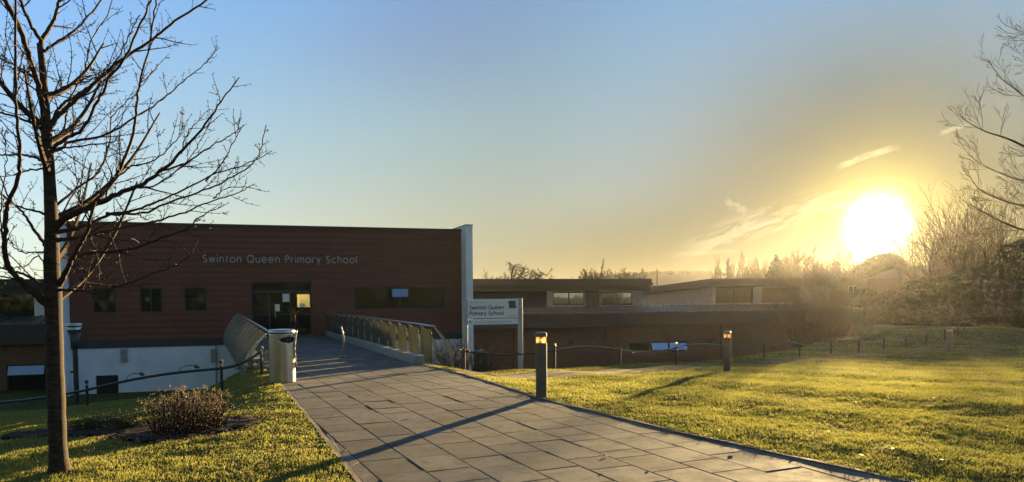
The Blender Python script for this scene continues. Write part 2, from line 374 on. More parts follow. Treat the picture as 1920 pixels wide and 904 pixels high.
def slabmat():
    m = bpy.data.materials.new('paving_slab'); m.use_nodes = True; t = NT(m.node_tree); b = t.n['Principled BSDF']
    g = t.node('ShaderNodeNewGeometry'); p = g.outputs['Position']; r = g.outputs['Random Per Island']
    base = t.mix(r, (0.075, 0.068, 0.058, 1), (0.180, 0.160, 0.135, 1))
    fine = t.noise(p, 90, 4, 0.75); blot = t.noise(p, 2.6, 7, 0.7)
    c = t.mix(t.ss(fine, 0.38, 0.68, 0, 0.6), base, (0.30, 0.265, 0.22, 1))
    mid = t.noise(p, 11, 5, 0.7); c = t.mix(t.ss(mid, 0.52, 0.72, 0, 0.5), c, (0.24, 0.215, 0.175, 1)); c = t.mix(t.ss(mid, 0.46, 0.30, 0, 0.5), c, (0.06, 0.055, 0.042, 1))
    c = t.mix(t.ss(blot, 0.42, 0.66, 0, 0.75), c, (0.085, 0.075, 0.060, 1))
    t.l.new(c, b.inputs['Base Color'])
    t.l.new(t.ss(blot, 0.3, 0.7, 0.80, 0.98), b.inputs['Roughness']); b.inputs['Specular IOR Level'].default_value = 0.12
    bn = t.node('ShaderNodeBump', ins={'Strength': 0.5, 'Distance': 0.004, 'Height': t.m('ADD', fine, t.m('MULTIPLY', blot, 1.5))})
    t.l.new(bn.outputs[0], b.inputs['Normal']); return m
M['slab'] = slabmat()

# ---------------------------------------------------------------- ground
def splus(x, k=1.2): return np.log1p(np.exp(np.clip(x*k, -30, 30)))/k
def sstep(x, a, b): f = np.clip((x-a)/(b-a), 0, 1); return f*f*(3-2*f)
PL = np.array([(-14, 5.9), (-2, 2.09), (6.29, -1.31), (8.9, -2.36), (13.6, -4.27), (16.8, -5.56), (37.3, -13.9), (44, -16.6)])
PR = np.array([(-14, 11.5), (-2, 9.5), (3.5, 5.3), (6.16, 3.24), (8.5, 1.78), (11.1, 0.42), (14.0, -0.62), (16.6, -1.66), (18.2, -2.47), (38.68, -9.80), (44, -11.6)])
def left_x(y): return np.interp(y, PL[:, 0], PL[:, 1])
def right_x(y): return np.interp(y, PR[:, 0], PR[:, 1])
def zpath(y): return -0.021*splus(y-12) - 0.008*np.clip(y-20, 0, 14)*0
def zside(x, y):
    z = -0.055*splus(y-11.5) + 0.015*splus(y-26) - 0.062*splus(-x-4.2, 1.5)*(x < 0)*sstep(y, 4, 11) - 0.04*splus(-x-2.9, 1.5)*(x < 0)
    z = z + 0.55*np.exp(-(((x-27)/6)**2 + ((y-42)/5)**2))
    z = z + 0.030*np.sin(x*0.9+1.3)*np.sin(y*0.75) + 0.014*np.sin(x*2.3+y*1.7) + 0.010*np.sin(x*3.9-y*2.9+1)
    return z
def ydrop(x):
    r = 19+(x-1.1)*0.908+1.15+np.maximum(0, x-7)*0.6
    return np.where(x < -5.9, 18.3, np.where(x < -1.0, 18.5, np.minimum(r, 62+0*x)))
def gz(x, y):
    x = np.asarray(x, float); y = np.asarray(y, float)
    d = np.maximum(left_x(y)-x, x-right_x(y))                 # distance outside the path
    w = sstep(d, 0.05, 1.6)
    z = zpath(y)*(1-w) + zside(x, np.minimum(y, 60))*w
    z = z - 0.05*(d < -0.02)                                    # sink under the slabs
    e = y-ydrop(x)
    e2 = np.where((d < 1.2) & (y > 18), e+0.0, e)
    drop = splus(e2-0.6, 3)*0.75
    zz = np.maximum(z-drop, -3.1)
    far = sstep(np.hypot(x, y), 60, 90)
    zz = zz*(1-far) + (-3.1)*far
    return np.where(y > 0, zz, z)
def gzf(x, y): return float(gz(x, y))
def grid_axis(a, b, step, lo, hi, g=1.13):
    v = list(np.arange(a, b+1e-6, step)); s = step; x = v[-1]
    while x < hi: s *= g; x += s; v.append(x)
    s = step; x = v[0]; pre = []
    while x > lo: s *= g; x -= s; pre.append(x)
    return np.array(pre[::-1]+v)
xs = grid_axis(-16, 26, 0.2, -450, 500); ys = grid_axis(-2, 50, 0.2, -100, 400)
X, Y = np.meshgrid(xs, ys); Z = gz(X, Y)
nx, ny = len(xs), len(ys)
idx = np.arange(nx*ny).reshape(ny, nx)
quads = np.stack([idx[:-1, :-1], idx[:-1, 1:], idx[1:, 1:], idx[1:, :-1]], -1).reshape(-1, 4)
g = _mesh(bpy.data.meshes.new('ground'), np.stack([X, Y, Z], -1).reshape(-1, 3), np.full(len(quads), 4, np.int32),
          quads.ravel().astype(np.int32), 'ground', M['ground'], smooth=True)
tag(g, kind='structure')

# paving slabs, every slab a slightly tilted block in one sheet
TH = R(24.5)
ca = np.array([-math.sin(TH), math.cos(TH)]); cc = np.array([math.cos(TH), math.sin(TH)])
mb = MB(); bed = MB(); tuft_pts = []
O = np.array([-1.31, 6.29]); WC = 0.45; G = 0.0045
for i in range(-4, 40):
    c0 = -1.2 + i*WC; l = -9.0 + rnd.uniform(0, .6)
    while l < 36:
        L_ = rnd.choice((0.30, 0.45, 0.45, 0.60, 0.60, 0.60, 0.75))
        cs = [(c0+G, l+G), (c0+WC-G, l+G), (c0+WC-G, l+L_-G), (c0+G, l+L_-G)]
        P = [O + cc*a + ca*b for a, b in cs]
        cen = sum(P)/4
        if -3 < cen[1] < 39.5 and left_x(cen[1])-0.26 < cen[0] < right_x(cen[1])+0.26:
            tilt = [rnd.gauss(0, 0.0011) for _ in range(4)]; lift = rnd.gauss(0, 0.0013)
            Q = []
            for p in P:
                x = min(max(p[0], left_x(p[1])+0.01), right_x(p[1])-0.01); Q.append((x, p[1]))
            ar = abs(sum(Q[k][0]*Q[(k+1) % 4][1]-Q[(k+1) % 4][0]*Q[k][1] for k in range(4)))/2
            inside = all((D0[:2]-np.array(q)) @ NB[:2] > 0.12 for q in Q)
            if ar > 0.015 and inside:
                top = [(q[0], q[1], float(zpath(q[1]))+lift+tl) for q, tl in zip(Q, tilt)]
                # small chamfer
                cq = np.mean(np.array(top), 0)
                inn = [tuple(np.array(v)+(cq-np.array(v))*0.022) for v in top]
                low = [(v[0], v[1], v[2]-0.006) for v in top]; bt = [(v[0], v[1], v[2]-0.05) for v in top]
                mb.add(inn+low+bt, [(0, 1, 2, 3)]+[(4+k, 4+(k+1) % 4, (k+1) % 4, k) for k in range(4)] +
                       [(8+k, 8+(k+1) % 4, 4+(k+1) % 4, 4+k) for k in range(4)])
                if cen[1] < 18 and rnd.random() < 0.9:
                    for _ in range(3):
                        k = rnd.choice([1, 3, 1, 0]); f = rnd.random(); a, b_ = np.array(low[k]), np.array(low[(k+1) % 4])
                        tuft_pts.append(a*(1-f)+b_*f)
        l += L_
pv = build(mb, 'paving', M['slab']); tag(pv, kind='structure')
# sand bed the slabs sit in
mb = MB(); yy = np.linspace(-3, 39.4, 120); prev = None
V = []; F = []
for k, y in enumerate(yy):
    z = float(zpath(y))-0.008
    V += [(left_x(y)+0.005, y, z), (right_x(y)-0.005, y, z), (right_x(y)-0.005, y, z-0.06), (left_x(y)+0.005, y, z-0.06)]
    if k: o = 4*k; F += [(o-4, o-3, o+1, o), (o-3, o-2, o+2, o+1), (o-2, o-1, o+3, o+2), (o-1, o-4, o, o+3)]
def keep(v):
    e = float((D0[:2]-np.array(v[:2])) @ NB[:2])
    return v if e > 0.13 else (v[0]+NB[0]*(e-0.13), v[1]+NB[1]*(e-0.13), v[2])
mb.add([keep(v) for v in V], F)
tag(build(mb, 'joint_sand', M['sand']), kind='structure')
# edging strips along the path
for nm, fx, sg, y1 in (('edging', left_x, -1, 16.4), ('edging', right_x, 1, 18.2)):
    yy = np.linspace(-2.5, y1, 70); V = []; F = []
    for k, y in enumerate(yy):
        x = float(fx(y)); z = float(zpath(y))+0.004*math.sin(k*1.7)
        V += [(x+sg*0.004, y, z-.05), (x+sg*0.004, y, z+.012), (x+sg*0.055, y, z+.014), (x+sg*0.055, y, z-.05)]
        if k: o = 4*k; F += [(o-4, o-3, o+1, o), (o-3, o-2, o+2, o+1), (o-2, o-1, o+3, o+2)]
    mb = MB(); mb.add(V, F); tag(build(mb, 'path_edging', M['edging']), kind='structure')

# narrow brown path running off to the right in front of the fence
sp_c = smooth_path([(-2.0, 15.2), (-0.5, 16.2), (1.0, 17.2), (3.2, 19.2), (6.0, 21.9), (9.0, 24.6), (12.0, 27.3), (15.0, 29.6), (19.0, 32.0)], 90)
sp_w = np.interp(np.arange(90), [0, 12, 60, 89], [.85, 0.75, 0.6, 0.5])
T_ = np.gradient(sp_c, axis=0); T_ /= np.linalg.norm(T_, axis=1)[:, None]; N_ = np.stack([-T_[:, 1], T_[:, 0]], 1)
V = []; F = []; K = 9
for k in range(90):
    for j in range(K):
        f = (j/(K-1)*2-1); p = sp_c[k]+N_[k]*f*sp_w[k]
        x = max(p[0], float(right_x(p[1]))+0.06)
        V.append((x, p[1], gzf(x, p[1])+0.006+0.012*(1-f*f)))
    if k:
        for j in range(K-1): o = k*K+j; F.append((o-K, o-K+1, o+1, o))
mb = MB(); mb.add(V, F); spath = build(mb, 'side_path', M['asphalt'], smooth=True); tag(spath, kind='structure')
def on_side(x, y):
    d = np.full(np.shape(x), 9.0)
    for k in range(0, 90):
        d = np.minimum(d, np.hypot(x-sp_c[k, 0], y-sp_c[k, 1])-sp_w[k])
    return d
# soil bed on the left lawn
BED = np.array([-4.75, 9.35])
def bed_d(x, y):
    return np.minimum(((x+4.05)/0.95)**2+((y-9.15)/0.75)**2, ((x+5.5)/1.25)**2+((y-9.75)/0.60)**2) - 1 + 0.12*np.sin(x*9)*np.cos(y*8)
gx, gy = np.meshgrid(np.linspace(-7.2, -2.9, 70), np.linspace(8.0, 10.8, 50)); ins = bed_d(gx, gy) < 0.02
V = []; F = []; mp = {}
for a in range(50):
    for b in range(70): mp[a, b] = len(V); V.append((gx[a, b], gy[a, b], gzf(gx[a, b], gy[a, b])+(0.02+0.025*rnd.random() if bed_d(gx[a, b], gy[a, b]) < -0.1 else -0.004)))
for a in range(49):
    for b in range(69):
        if ins[a, b] and ins[a+1, b+1] and ins[a+1, b] and ins[a, b+1]: F.append((mp[a, b], mp[a, b+1], mp[a+1, b+1], mp[a+1, b]))
mb = MB(); mb.add(V, F); tag(build(mb, 'soil_bed', M['soil'], smooth=True), kind='structure')

# ---------------------------------------------------------------- grass (uncountable)
def vnoise(x, y, s, seed=0):
    r = np.random.RandomState(seed).rand(64, 64); u_, v_ = x/s, y/s
    i, j = np.floor(u_).astype(int), np.floor(v_).astype(int); fu, fv = u_-i, v_-j
    fu = fu*fu*(3-2*fu); fv = fv*fv*(3-2*fv); g_ = lambda a, b: r[a % 64, b % 64]
    return (g_(i, j)*(1-fu)+g_(i+1, j)*fu)*(1-fv)+(g_(i, j+1)*(1-fu)+g_(i+1, j+1)*fu)*fv
def grass():
    pts = []
    def region(n, y0, y1, x0f, x1f):
        y = nrs.uniform(y0, y1, n); a, b = x0f(y), x1f(y); x = a+(b-a)*nrs.rand(n); pts.append(np.stack([x, y], 1))
    vis = lambda y: 0.72*y+0.6
    for y0, y1, dens in ((5.4, 7.5, 3600), (7.5, 10, 2600), (10, 13, 1700), (13, 17, 950), (17, 23, 460), (23, 32, 200), (32, 46, 75)):
        ym = (y0+y1)/2; wl = max(0, float(vis(ym)+2.5+left_x(ym))); wr = float(vis(ym)+5-right_x(ym))
        if y0 < 20: region(int(wl*(y1-y0)*dens*(0.9 if y0 < 12 else 1)), y0, y1, lambda y: -vis(y)-2.5, lambda y: left_x(y)+0.0)
        region(int(wr*(y1-y0)*dens), y0, y1, lambda y: right_x(y)-0.0, lambda y: vis(y)+5)
    p = np.concatenate(pts); x, y = p[:, 0], p[:, 1]
    ok = (on_side(x, y) > 0.02+0.08*nrs.rand(len(x))) & (bed_d(x, y) > 0.05-0.55*nrs.rand(len(x))**2.2) & (y < ydrop(x)+3)
    d = np.maximum(left_x(y)-x, x-right_x(y)); ok &= d > 0.05
    x, y, d = x[ok], y[ok], d[ok]; n = len(x)
    tn = vnoise(x, y, 0.30, 3)*0.5+vnoise(x, y, 0.11, 5)*0.5
    h = (0.013+0.034*tn**1.5)*nrs.uniform(0.6, 1.25, n)*(1+y*0.016)
    edge = np.exp(-((d-0.14)/0.12)**2); h = h*(1+0.15*edge*nrs.rand(n))
    w = (0.0018+0.00038*y)*nrs.uniform(0.7, 1.3, n)
    th = nrs.uniform(0, 2*math.pi, n); lean = nrs.uniform(0.15, 0.95, n)*h; la = nrs.uniform(0, 2*math.pi, n)
    z = gz(x, y)-0.004
    b = np.stack([x, y, z], 1); wv = np.stack([np.cos(th)*w, np.sin(th)*w, 0*w], 1)
    lv = np.stack([np.cos(la)*lean, np.sin(la)*lean, 0*w], 1); up = np.stack([0*h, 0*h, h], 1)
    V = np.stack([b-wv, b+wv, b+wv*0.75+up*0.55+lv*0.35, b-wv*0.75+up*0.55+lv*0.35, b+up+lv], 1).reshape(-1, 3)
    k = np.arange(n)*5
    q = np.stack([k, k+1, k+2, k+3, k+3, k+2, k+4], 1).ravel().astype(np.int32)
    lens = np.tile([4, 3], n).astype(np.int32)
    o = _mesh(bpy.data.meshes.new('lawn_grass'), V, lens, q, 'lawn_grass', M['grass'], smooth=False)
    tag(o, 'short green grass blades covering the lawns', 'grass', kind='stuff'); print('grass', n)
grass()
# moss and seedlings in the paving joints
V = []; F = []
for p in tuft_pts:
    if rnd.random() < 0.45: continue
    for _ in range(rnd.randint(1, 4)):
        a = rnd.uniform(0, 6.28); h = rnd.uniform(0.006, 0.022); w = rnd.uniform(.002, .006); x, y, z = p[0]+rnd.gauss(0, .006), p[1]+rnd.gauss(0, .006), p[2]-.004
        o = len(V); V += [(x-w*math.cos(a), y-w*math.sin(a), z), (x+w*math.cos(a), y+w*math.sin(a), z), (x+rnd.gauss(0, .008), y+rnd.gauss(0, .008), z+h)]; F.append((o, o+1, o+2))
mb = MB(); mb.add(V, F); tag(build(mb, 'joint_moss', M['grass']), 'bits of moss and grass growing in the paving joints', 'moss', kind='stuff')
# fallen leaves
V = []; F = []
def leaf_at(x, y, z, s):
    a = rnd.uniform(0, 6.28); tl = rnd.uniform(-.5, .5); c, s_ = math.cos(a), math.sin(a); o = len(V)
    for u_, v_, w_ in ((-1, 0, 0), (-.3, -.5, .25), (.5, -.45, .1), (1.1, 0, .35), (.5, .45, .1), (-.3, .5, .2)):
        V.append((x+s*(u_*c-v_*s_), y+s*(u_*s_+v_*c), z+s*(w_+tl*v_)+.006))
    F.append(tuple(range(o, o+6)))
for _ in range(1000):
    if rnd.random() < 0.45: x, y = rnd.gauss(-4.0, .7), rnd.gauss(8.95, .5)
    elif rnd.random() < 0.5: y = rnd.uniform(23, 33); x = y*0.60+rnd.gauss(3, 1.6)
    else: y = rnd.uniform(6, 18); x = rnd.uniform(-.7*y, .7*y)
    if left_x(y)-.0 < x < right_x(y):
        if rnd.random() < 0.7: continue
        z = float(zpath(y))
    else: z = gzf(x, y)+0.02
    leaf_at(x, y, z, rnd.uniform(.012, .034))
mb = MB(); mb.add(V, F); tag(build(mb, 'fallen_leaves', M['leaf_fallen']), 'small brown fallen leaves scattered over lawn and path', 'leaves', kind='stuff')

# ---------------------------------------------------------------- wall helper
def wall(mb, t0, t1, z0, z1, s0, s1, openings, row=None, gap=0.0):
    zc = sorted(set([z0, z1]+[z for o in openings for z in (o[2], o[3]) if z0 < z < z1]))
    if row:
        k = z0+row
        while k < z1-0.02: zc.append(k); k += row
        zc = sorted(zc)
    for a, b in zip(zc[:-1], zc[1:]):
        if b-a < 1e-4: continue
        m_ = (a+b)/2; cuts = sorted([(o[0], o[1]) for o in openings if o[2] < m_ < o[3]])
        x = t0; top = b
        if row and abs(((b-z0)/row)-round((b-z0)/row)) < 1e-3 and b < z1-0.01: top = b-gap
        for c0, c1 in cuts:
            if c0 > x: mb.box(x, c0, s0, s1, a, top, B)
            x = max(x, c1)
        if x < t1: mb.box(x, t1, s0, s1, a, top, B)
def rect(px0, py0, px1, py1, s=0.0):
    a = fh(px0, (py0+py1)/2, s)[0]; b = fh(px1, (py0+py1)/2, s)[0]; pm = (px0+px1)/2
    return [a, b, fh(pm, py1, s)[1], fh(pm, py0, s)[1]]
def window(parent, r, s, fw=0.06, depth=0.10, mull=(), trans=(), pane_mat=None, recess=0.05, panes=None):
    """frame in the opening r=(t0,t1,z0,z1); panes filled between bars"""
    t0, t1, z0, z1 = r; f = MB(); a, b = s+recess, s+recess+depth
    f.box(t0, t1, a, b, z0, z0+fw, B); f.box(t0, t1, a, b, z1-fw, z1, B)
    f.box(t0, t0+fw, a, b, z0+fw, z1-fw, B); f.box(t1-fw, t1, a, b, z0+fw, z1-fw, B)
    for m_ in mull:
        x = t0+(t1-t0)*m_; f.box(x-fw*.4, x+fw*.4, a+.003, b-.003, z0+fw, z1-fw, B)
    for m_ in trans:
        z = z0+(z1-z0)*m_; f.box(t0+fw, t1-fw, a+.006, b-.006, z-fw*.4, z+fw*.4, B)
    fo = build(f, 'window', M['frame'], parent)
    p = MB(); p.box(t0+fw*.6, t1-fw*.6, (a+b)/2-.006, (a+b)/2+.006, z0+fw*.6, z1-fw*.6, B)
    build(p, 'pane', pane_mat or M['glass'], fo)
    return fo

# ---------------------------------------------------------------- main school building
TL, TR = fh(131, 600)[0], fh(866, 600)[0]
ZT = 0.5*(fh(200, 417)[1]+fh(800, 429.5)[1]); ZB = 0.5*(fh(200, 639)[1]+fh(780, 624.5)[1])
print('facade', TL, TR, ZT, ZB)
hall = thing('school_building', B(0, 0, -3.1), 'flat roofed main school block with dark terracotta cladding between two white end walls', 'building')
W = [rect(174, 541, 217.5, 587), rect(262, 539.5, 304, 586), rect(345.5, 538.5, 387, 584)]
DOOR = rect(471, 528, 585, 630); DOOR[2] = ZB-0.02; ZD = float(zpath(38.2))
LONG = rect(664, 537, 834, 580)
mb = MB(); wall(mb, TL, TR, ZB, ZT-0.10, 0.0, 0.05, W+[DOOR, LONG], 0.30, 0.022)
build(mb, 'cladding', M['clad'], hall)
mb = MB(); wall(mb, TL, TR, ZB+0.003, ZT-0.12, 0.052, 0.35, W+[DOOR, LONG]); build(mb, 'wall', M['dark_band'], hall)
mb = MB(); mb.box(TL-.0, TR+.0, -0.10, 0.4, ZT-0.10, ZT+0.03, B)
t_s = fh(550, 590, 4.2)[0]  # centre of an unseen roof gap, added to drop sky light on the flowers
mb.box(TL, t_s-1.6, 0.4, 9.0, ZT-0.25, ZT-0.15, B); mb.box(t_s+1.6, TR, 0.4, 9.0, ZT-0.25, ZT-0.15, B)
mb.box(t_s-1.6, t_s+1.6, 0.4, 2.4, ZT-0.25, ZT-0.15, B); mb.box(t_s-1.6, t_s+1.6, 6.4, 9.0, ZT-0.25, ZT-0.15, B); build(mb, 'roof', M['fascia'], hall)
ZK = ZB-0.36
mb = MB(); wall(mb, TL, TR, ZK, ZB-0.006, -0.04, 0.35, [DOOR]); build(mb, 'plinth_band', M['dark_band'], hall)
vent = rect(180, 704, 222, 740, 0.0)
mb = MB(); wall(mb, TL, TR, -3.3, ZK-0.003, 0.02, 0.35, [vent]); build(mb, 'lower_wall', M['render_white'], hall)
mb = MB(); mb.box(vent[0], vent[1], 0.15, 0.2, vent[2], vent[3], B)
for k in range(9):
    z = vent[2]+(vent[3]-vent[2])*k/9; mb.box(vent[0], vent[1], 0.06, 0.15, z+.02, z+.05, B)
build(mb, 'vent', M['frame'], hall)
for px in (232, 401):
    r = rect(px-6, 655, px+6, 679, -0.1); mb = MB(); mb.box(r[0], r[1], -0.10, 0.018, r[2], r[3], B)
    mb.box(r[0]+.03, r[1]-.03, -0.115, -0.10, r[2]+.05, r[3]-.05, B); build(mb, 'wall_light', M['concrete'], hall, bevel=.01)
mb = MB(); tt = fh(404.5, 660, -0.05)[0]; mb.tube([B(tt, -0.05, -3.2), B(tt, -0.05, ZK)], 0.04, 8); build(mb, 'drainpipe', M['signgrey'], hall, smooth=True)
# end walls
for a, b in ((TL-0.38, TL-0.002), (TR+0.002, TR+0.38)):
    mb = MB(); mb.box(a, b, -1.0, 9.0, -3.3, ZT+0.16, B)
    w_ = build(mb, 'end_wall', M['render_white'], hall)
    mb = MB(); mb.box(a-.03, b+.03, -1.03, 9.03, ZT+0.163, ZT+0.21, B); build(mb, 'coping', M['fascia'], w_)
# back wall with two openings, floor and inner walls
ro = rect(560, 553, 580, 573, 9.0)
mb = MB(); wall(mb, TL, TR, -3.3, ZT-0.26, 8.8, 9.0, [[ro[0]-.1, ro[1]+.3, ro[2]-.1, ro[3]+.05], [ro[0]+3.2, ro[0]+6.4, ZD+.5, ZD+2.3]]); build(mb, 'back_wall', M['room'], hall)  # second opening is unseen, added to let sun in towards the flowers
mb = MB(); mb.box(ro[0]-.1, ro[1]+.3, 8.85, 8.86, ro[2]-.1, ro[3]+.05, B); build(mb, 'added_backlit_sheet', leafmat('backlit_sheet', (.8, .76, .6), (.8, .76, .6), .8), hall)  # added translucent sheet, lit from behind to give a warm glow through the door
mb = MB(); mb.box(TL, TR, 0.36, 8.79, ZD-0.15, ZD-0.01, B)
mb.box(DOOR[0]-1.0, DOOR[0]-.9, 0.36, 8.79, ZD, ZT-.26, B); mb.box(DOOR[1]+4.9, DOOR[1]+5.0, 0.36, 8.79, ZD, ZT-.26, B)
build(mb, 'floor', M['room'], hall)
window(hall, W[0], 0, trans=(.5,)); window(hall, W[1], 0, mull=(.5,)); window(hall, W[2], 0, trans=(.5,))
lw = window(hall, LONG, 0, mull=(.5,), recess=.03)
# the vent pane hanging open at the top of the long window
op = rect(733, 540, 766, 558, 0.0)
mb = MB(); tl_ = 0.22
def tiltb(a, b, z): f = (op[3]-z)/(op[3]-op[2]); return B(a, b-tl_*f, z)
for a0, a1, z0, z1 in ((op[0], op[0]+.05, op[2], op[3]), (op[1]-.05, op[1], op[2], op[3]), (op[0]+.05, op[1]-.05, op[2], op[2]+.05), (op[0]+.05, op[1]-.05, op[3]-.05, op[3])):
    mb.box(a0, a1, 0.0, 0.03, z0, z1, tiltb)
ow = build(mb, 'open_light', M['frame'], hall)
mb = MB(); mb.box(op[0]+.05, op[1]-.05, 0.012, 0.018, op[2]+.05, op[3]-.05, tiltb); build(mb, 'pane', M['glass_sky'], ow)
# doors
dw = MB(); t0, t1, z0, z1 = DOOR; zt = fh(528, 547)[1]; z0 = ZD+0.01
def dbox(a, b, c, d, o=0): dw.box(a, b, 0.12-o, 0.22+o, c, d, B)
dbox(t0, t0+.09, z0, z1); dbox(t1-.09, t1, z0, z1); dbox(t0+.09, t1-.09, z1-.08, z1, .002); dbox(t0+.09, t1-.09, zt-.06, zt+.06, .002)
for px in (505, 545): x = fh(px, 590)[0]; dbox(x-.035, x+.035, z0, zt-.06, -.002)
zr = fh(528, 590)[1]; dbox(t0+.09, t1-.09, zr-.02, zr+.02, -.006); dbox(t0+.09, t1-.09, z0, z0+.1, -.004)
door = build(dw, 'entrance_door', M['frame'], hall)
mb = MB(); mb.box(t0+.05, t1-.05, .165, .175, z0+.02, z1-.04, B); build(mb, 'pane', M['glass_clear'], door)
for (a, b, c, d) in ((530, 551, 544.5, 566), (515.5, 570.5, 524.5, 583.5), (562, 569, 572, 575)):
    r = rect(a, b, c, d, .15); mb = MB(); mb.box(r[0], r[1], .150, .156, r[2], r[3], B); build(mb, 'notice', M['paper'], door)
x = fh(516.5, 600)[0]; mb = MB(); mb.tube([B(x, .06, ZD+.9), B(x, .06, ZD+1.3)], .015, 8); build(mb, 'handle', M['steel'], door)
# flowers on a stand inside the entrance
fp = B(fh(550, 590, 4.2)[0], 4.2, ZD)
fl = thing('flower_vase', fp, 'tall glass vase of pale yellow flowers standing inside the glass entrance', 'vase')
mb = MB(); mb.lathe([(.20, 0), (.20, .04), (.05, .08), (.05, .50), (.22, .54), (.22, .58)], fp, 16); build(mb, 'stand', M['concrete'], fl, smooth=True)
mb = MB(); mb.lathe([(.08, .582), (.11, .70), (.14, .98), (.15, 1.0)], fp, 16); build(mb, 'vase', M['render_white'], fl, smooth=True)
mb = MB()
for _ in range(34):
    a = rnd.uniform(0, 6.28); r_ = rnd.uniform(.05, .75); z = rnd.uniform(1.15, 1.5)-r_*.12; e = fp+np.array([r_*math.cos(a), r_*math.sin(a)*.5, z])
    mb.tube(smooth_path([fp+np.array([0, 0, .98]), fp+np.array([r_*.4*math.cos(a), 0, z-.1]), e], 5), .006, 4)
    mb.lathe([(.01, -.04), (.05, 0), (.045, .03), (.01, .05)], e, 7)
build(mb, 'blooms', M['flower'], fl, smooth=True)
# name lettering: monoline geometric letters, cut from strips
def arc(cx, cy, rx, ry, a0, a1, n=14): return [(cx+rx*math.cos(R(a)), cy+ry*math.sin(R(a))) for a in np.linspace(a0, a1, n)]
XH = 0.70
def glyphs():
    r = XH/2; g_ = {}
    g_['o'] = ([arc(r, r, r, r, 0, 360, 26)], 2*r); g_['c'] = ([arc(r, r, r, r, 48, 312, 22)], 1.75*r)
    g_['e'] = ([[(0.02, r), (2*r, r)]+arc(r, r, r, r, 0, 318, 24)[1:]], 2*r)
    g_['a'] = ([arc(r, r, r, r, 0, 360, 26), [(2*r, 0), (2*r, XH)]], 2*r)
    g_['n'] = ([[(0, 0), (0, XH)], arc(.27, XH-.27, .27, .27, 180, 0, 12)+[(.54, 0)]], .54)
    g_['h'] = ([[(0, 0), (0, 1.02)], arc(.27, XH-.27, .27, .27, 180, 0, 12)+[(.54, 0)]], .54)
    g_['m'] = ([[(0, 0), (0, XH)], arc(.22, XH-.22, .22, .22, 180, 0, 10)+[(.44, 0)], arc(.66, XH-.22, .22, .22, 180, 0, 10)+[(.88, 0)]], .88)
    g_['u'] = ([[(0, XH)]+arc(.27, .27, .27, .27, 180, 360, 12)+[(.54, XH)], [(.54, 0), (.54, XH)]], .54)
    g_['r'] = ([[(0, 0), (0, XH)], arc(.24, XH-.25, .24, .24, 180, 62, 8)], .34)
    g_['i'] = ([[(0, 0), (0, XH)], [(0, .90), (0, .99)]], 0.0); g_['l'] = ([[(0, 0), (0, 1.02)]], 0.0)
    g_['t'] = ([[(.13, 0), (.13, .95)], [(0, XH-.04), (.28, XH-.04)]], .28)
    g_['w'] = ([[(0, XH), (.2, 0), (.42, XH), (.64, 0), (.84, XH)]], .84)
    g_['y'] = ([[(0, XH), (.27, 0)], [(.54, XH), (.15, -.30)]], .54)
    g_['S'] = ([arc(.27, .745, .23, .245, 35, 270, 14)[:-1]+arc(.27, .265, .26, .245, 90, -145, 14)], .54)
    g_['Q'] = ([arc(.48, .5, .48, .5, 0, 360, 32), [(.52, .30), (.92, -.04)]], .96)
    g_['P'] = ([[(0, 0), (0, 1.0)], [(0, .98), (.26, .98)]+arc(.26, .72, .27, .26, 90, -90, 12)+[(0, .46)]], .53)
    return g_
GL = glyphs()
def text_strokes(txt, space=0.50, track=0.30):
    x = 0.0; out = []
    for ch in txt:
        if ch == ' ': x += space; continue
        pl, adv = GL[ch]; out += [[(x+a, b) for a, b in p] for p in pl]; x += adv+track
    return out, x-track
def text_mesh(mb, txt, frame, H, W, th, d0, d1, track=0.30, space=0.5):
    """frame(a,b,z) -> world; letters H tall, stretched to width W, stroke th, depth d0..d1"""
    st, w = text_strokes(txt, space, track); kx = W/w
    for pl in st:
        P = np.array([(a*kx, b*H) for a, b in pl]); n = len(P); T = np.gradient(P, axis=0)
        T /= np.linalg.norm(T, axis=1)[:, None]+1e-9
        if n > 2 and len(pl) <= 5 and not np.allclose(P[0], P[-1]):      # sharp polylines: separate bars
            segs = [P[i:i+2] for i in range(n-1)]
        else: segs = [P]
        for S_ in segs:
            T = np.gradient(S_, axis=0); T /= np.linalg.norm(T, axis=1)[:, None]+1e-9
            Nn = np.stack([-T[:, 1], T[:, 0]], 1)*th/2; L_, R_ = S_+Nn, S_-Nn; m_ = len(S_)
            V = []
            for i in range(m_):
                V += [frame(L_[i][0], d0, L_[i][1]), frame(R_[i][0], d0, R_[i][1]), frame(R_[i][0], d1, R_[i][1]), frame(L_[i][0], d1, L_[i][1])]
            F = [(0, 1, 2, 3), tuple(range(4*m_-1, 4*m_-5, -1))]
            for i in range(m_-1):
                o = 4*i; F += [(o, o+4, o+5, o+1), (o+1, o+5, o+6, o+2), (o+2, o+6, o+7, o+3), (o+3, o+7, o+4, o)]
            mb.add(V, F)
ta, za = fh(381, 492); tb, zb = fh(668, 493); Hc = fh(390, 478.5)[1]-fh(390, 492)[1]
zl = (za+zb)/2; print('letters', ta, tb, za, zb, Hc)
full_w = text_strokes("Swinton Queen Primary School", 0.62, 0.36)[1]; pre = ""
for word in "Swinton Queen Primary School".split():
    x_off = text_strokes(pre, 0.62, 0.36)[1]+0.36 if pre else 0.0; ww_ = text_strokes(word, 0.62, 0.36)[1]; kx_ = (tb-ta)/full_w
    mb = MB(); text_mesh(mb, word, lambda a, b, z: B(ta+x_off*kx_+a, b, zl+z), Hc, ww_*kx_, 0.058, -0.075, -0.03, 0.36, 0.62)
    build(mb, 'lettering', M['letter'], hall); pre += word+" "

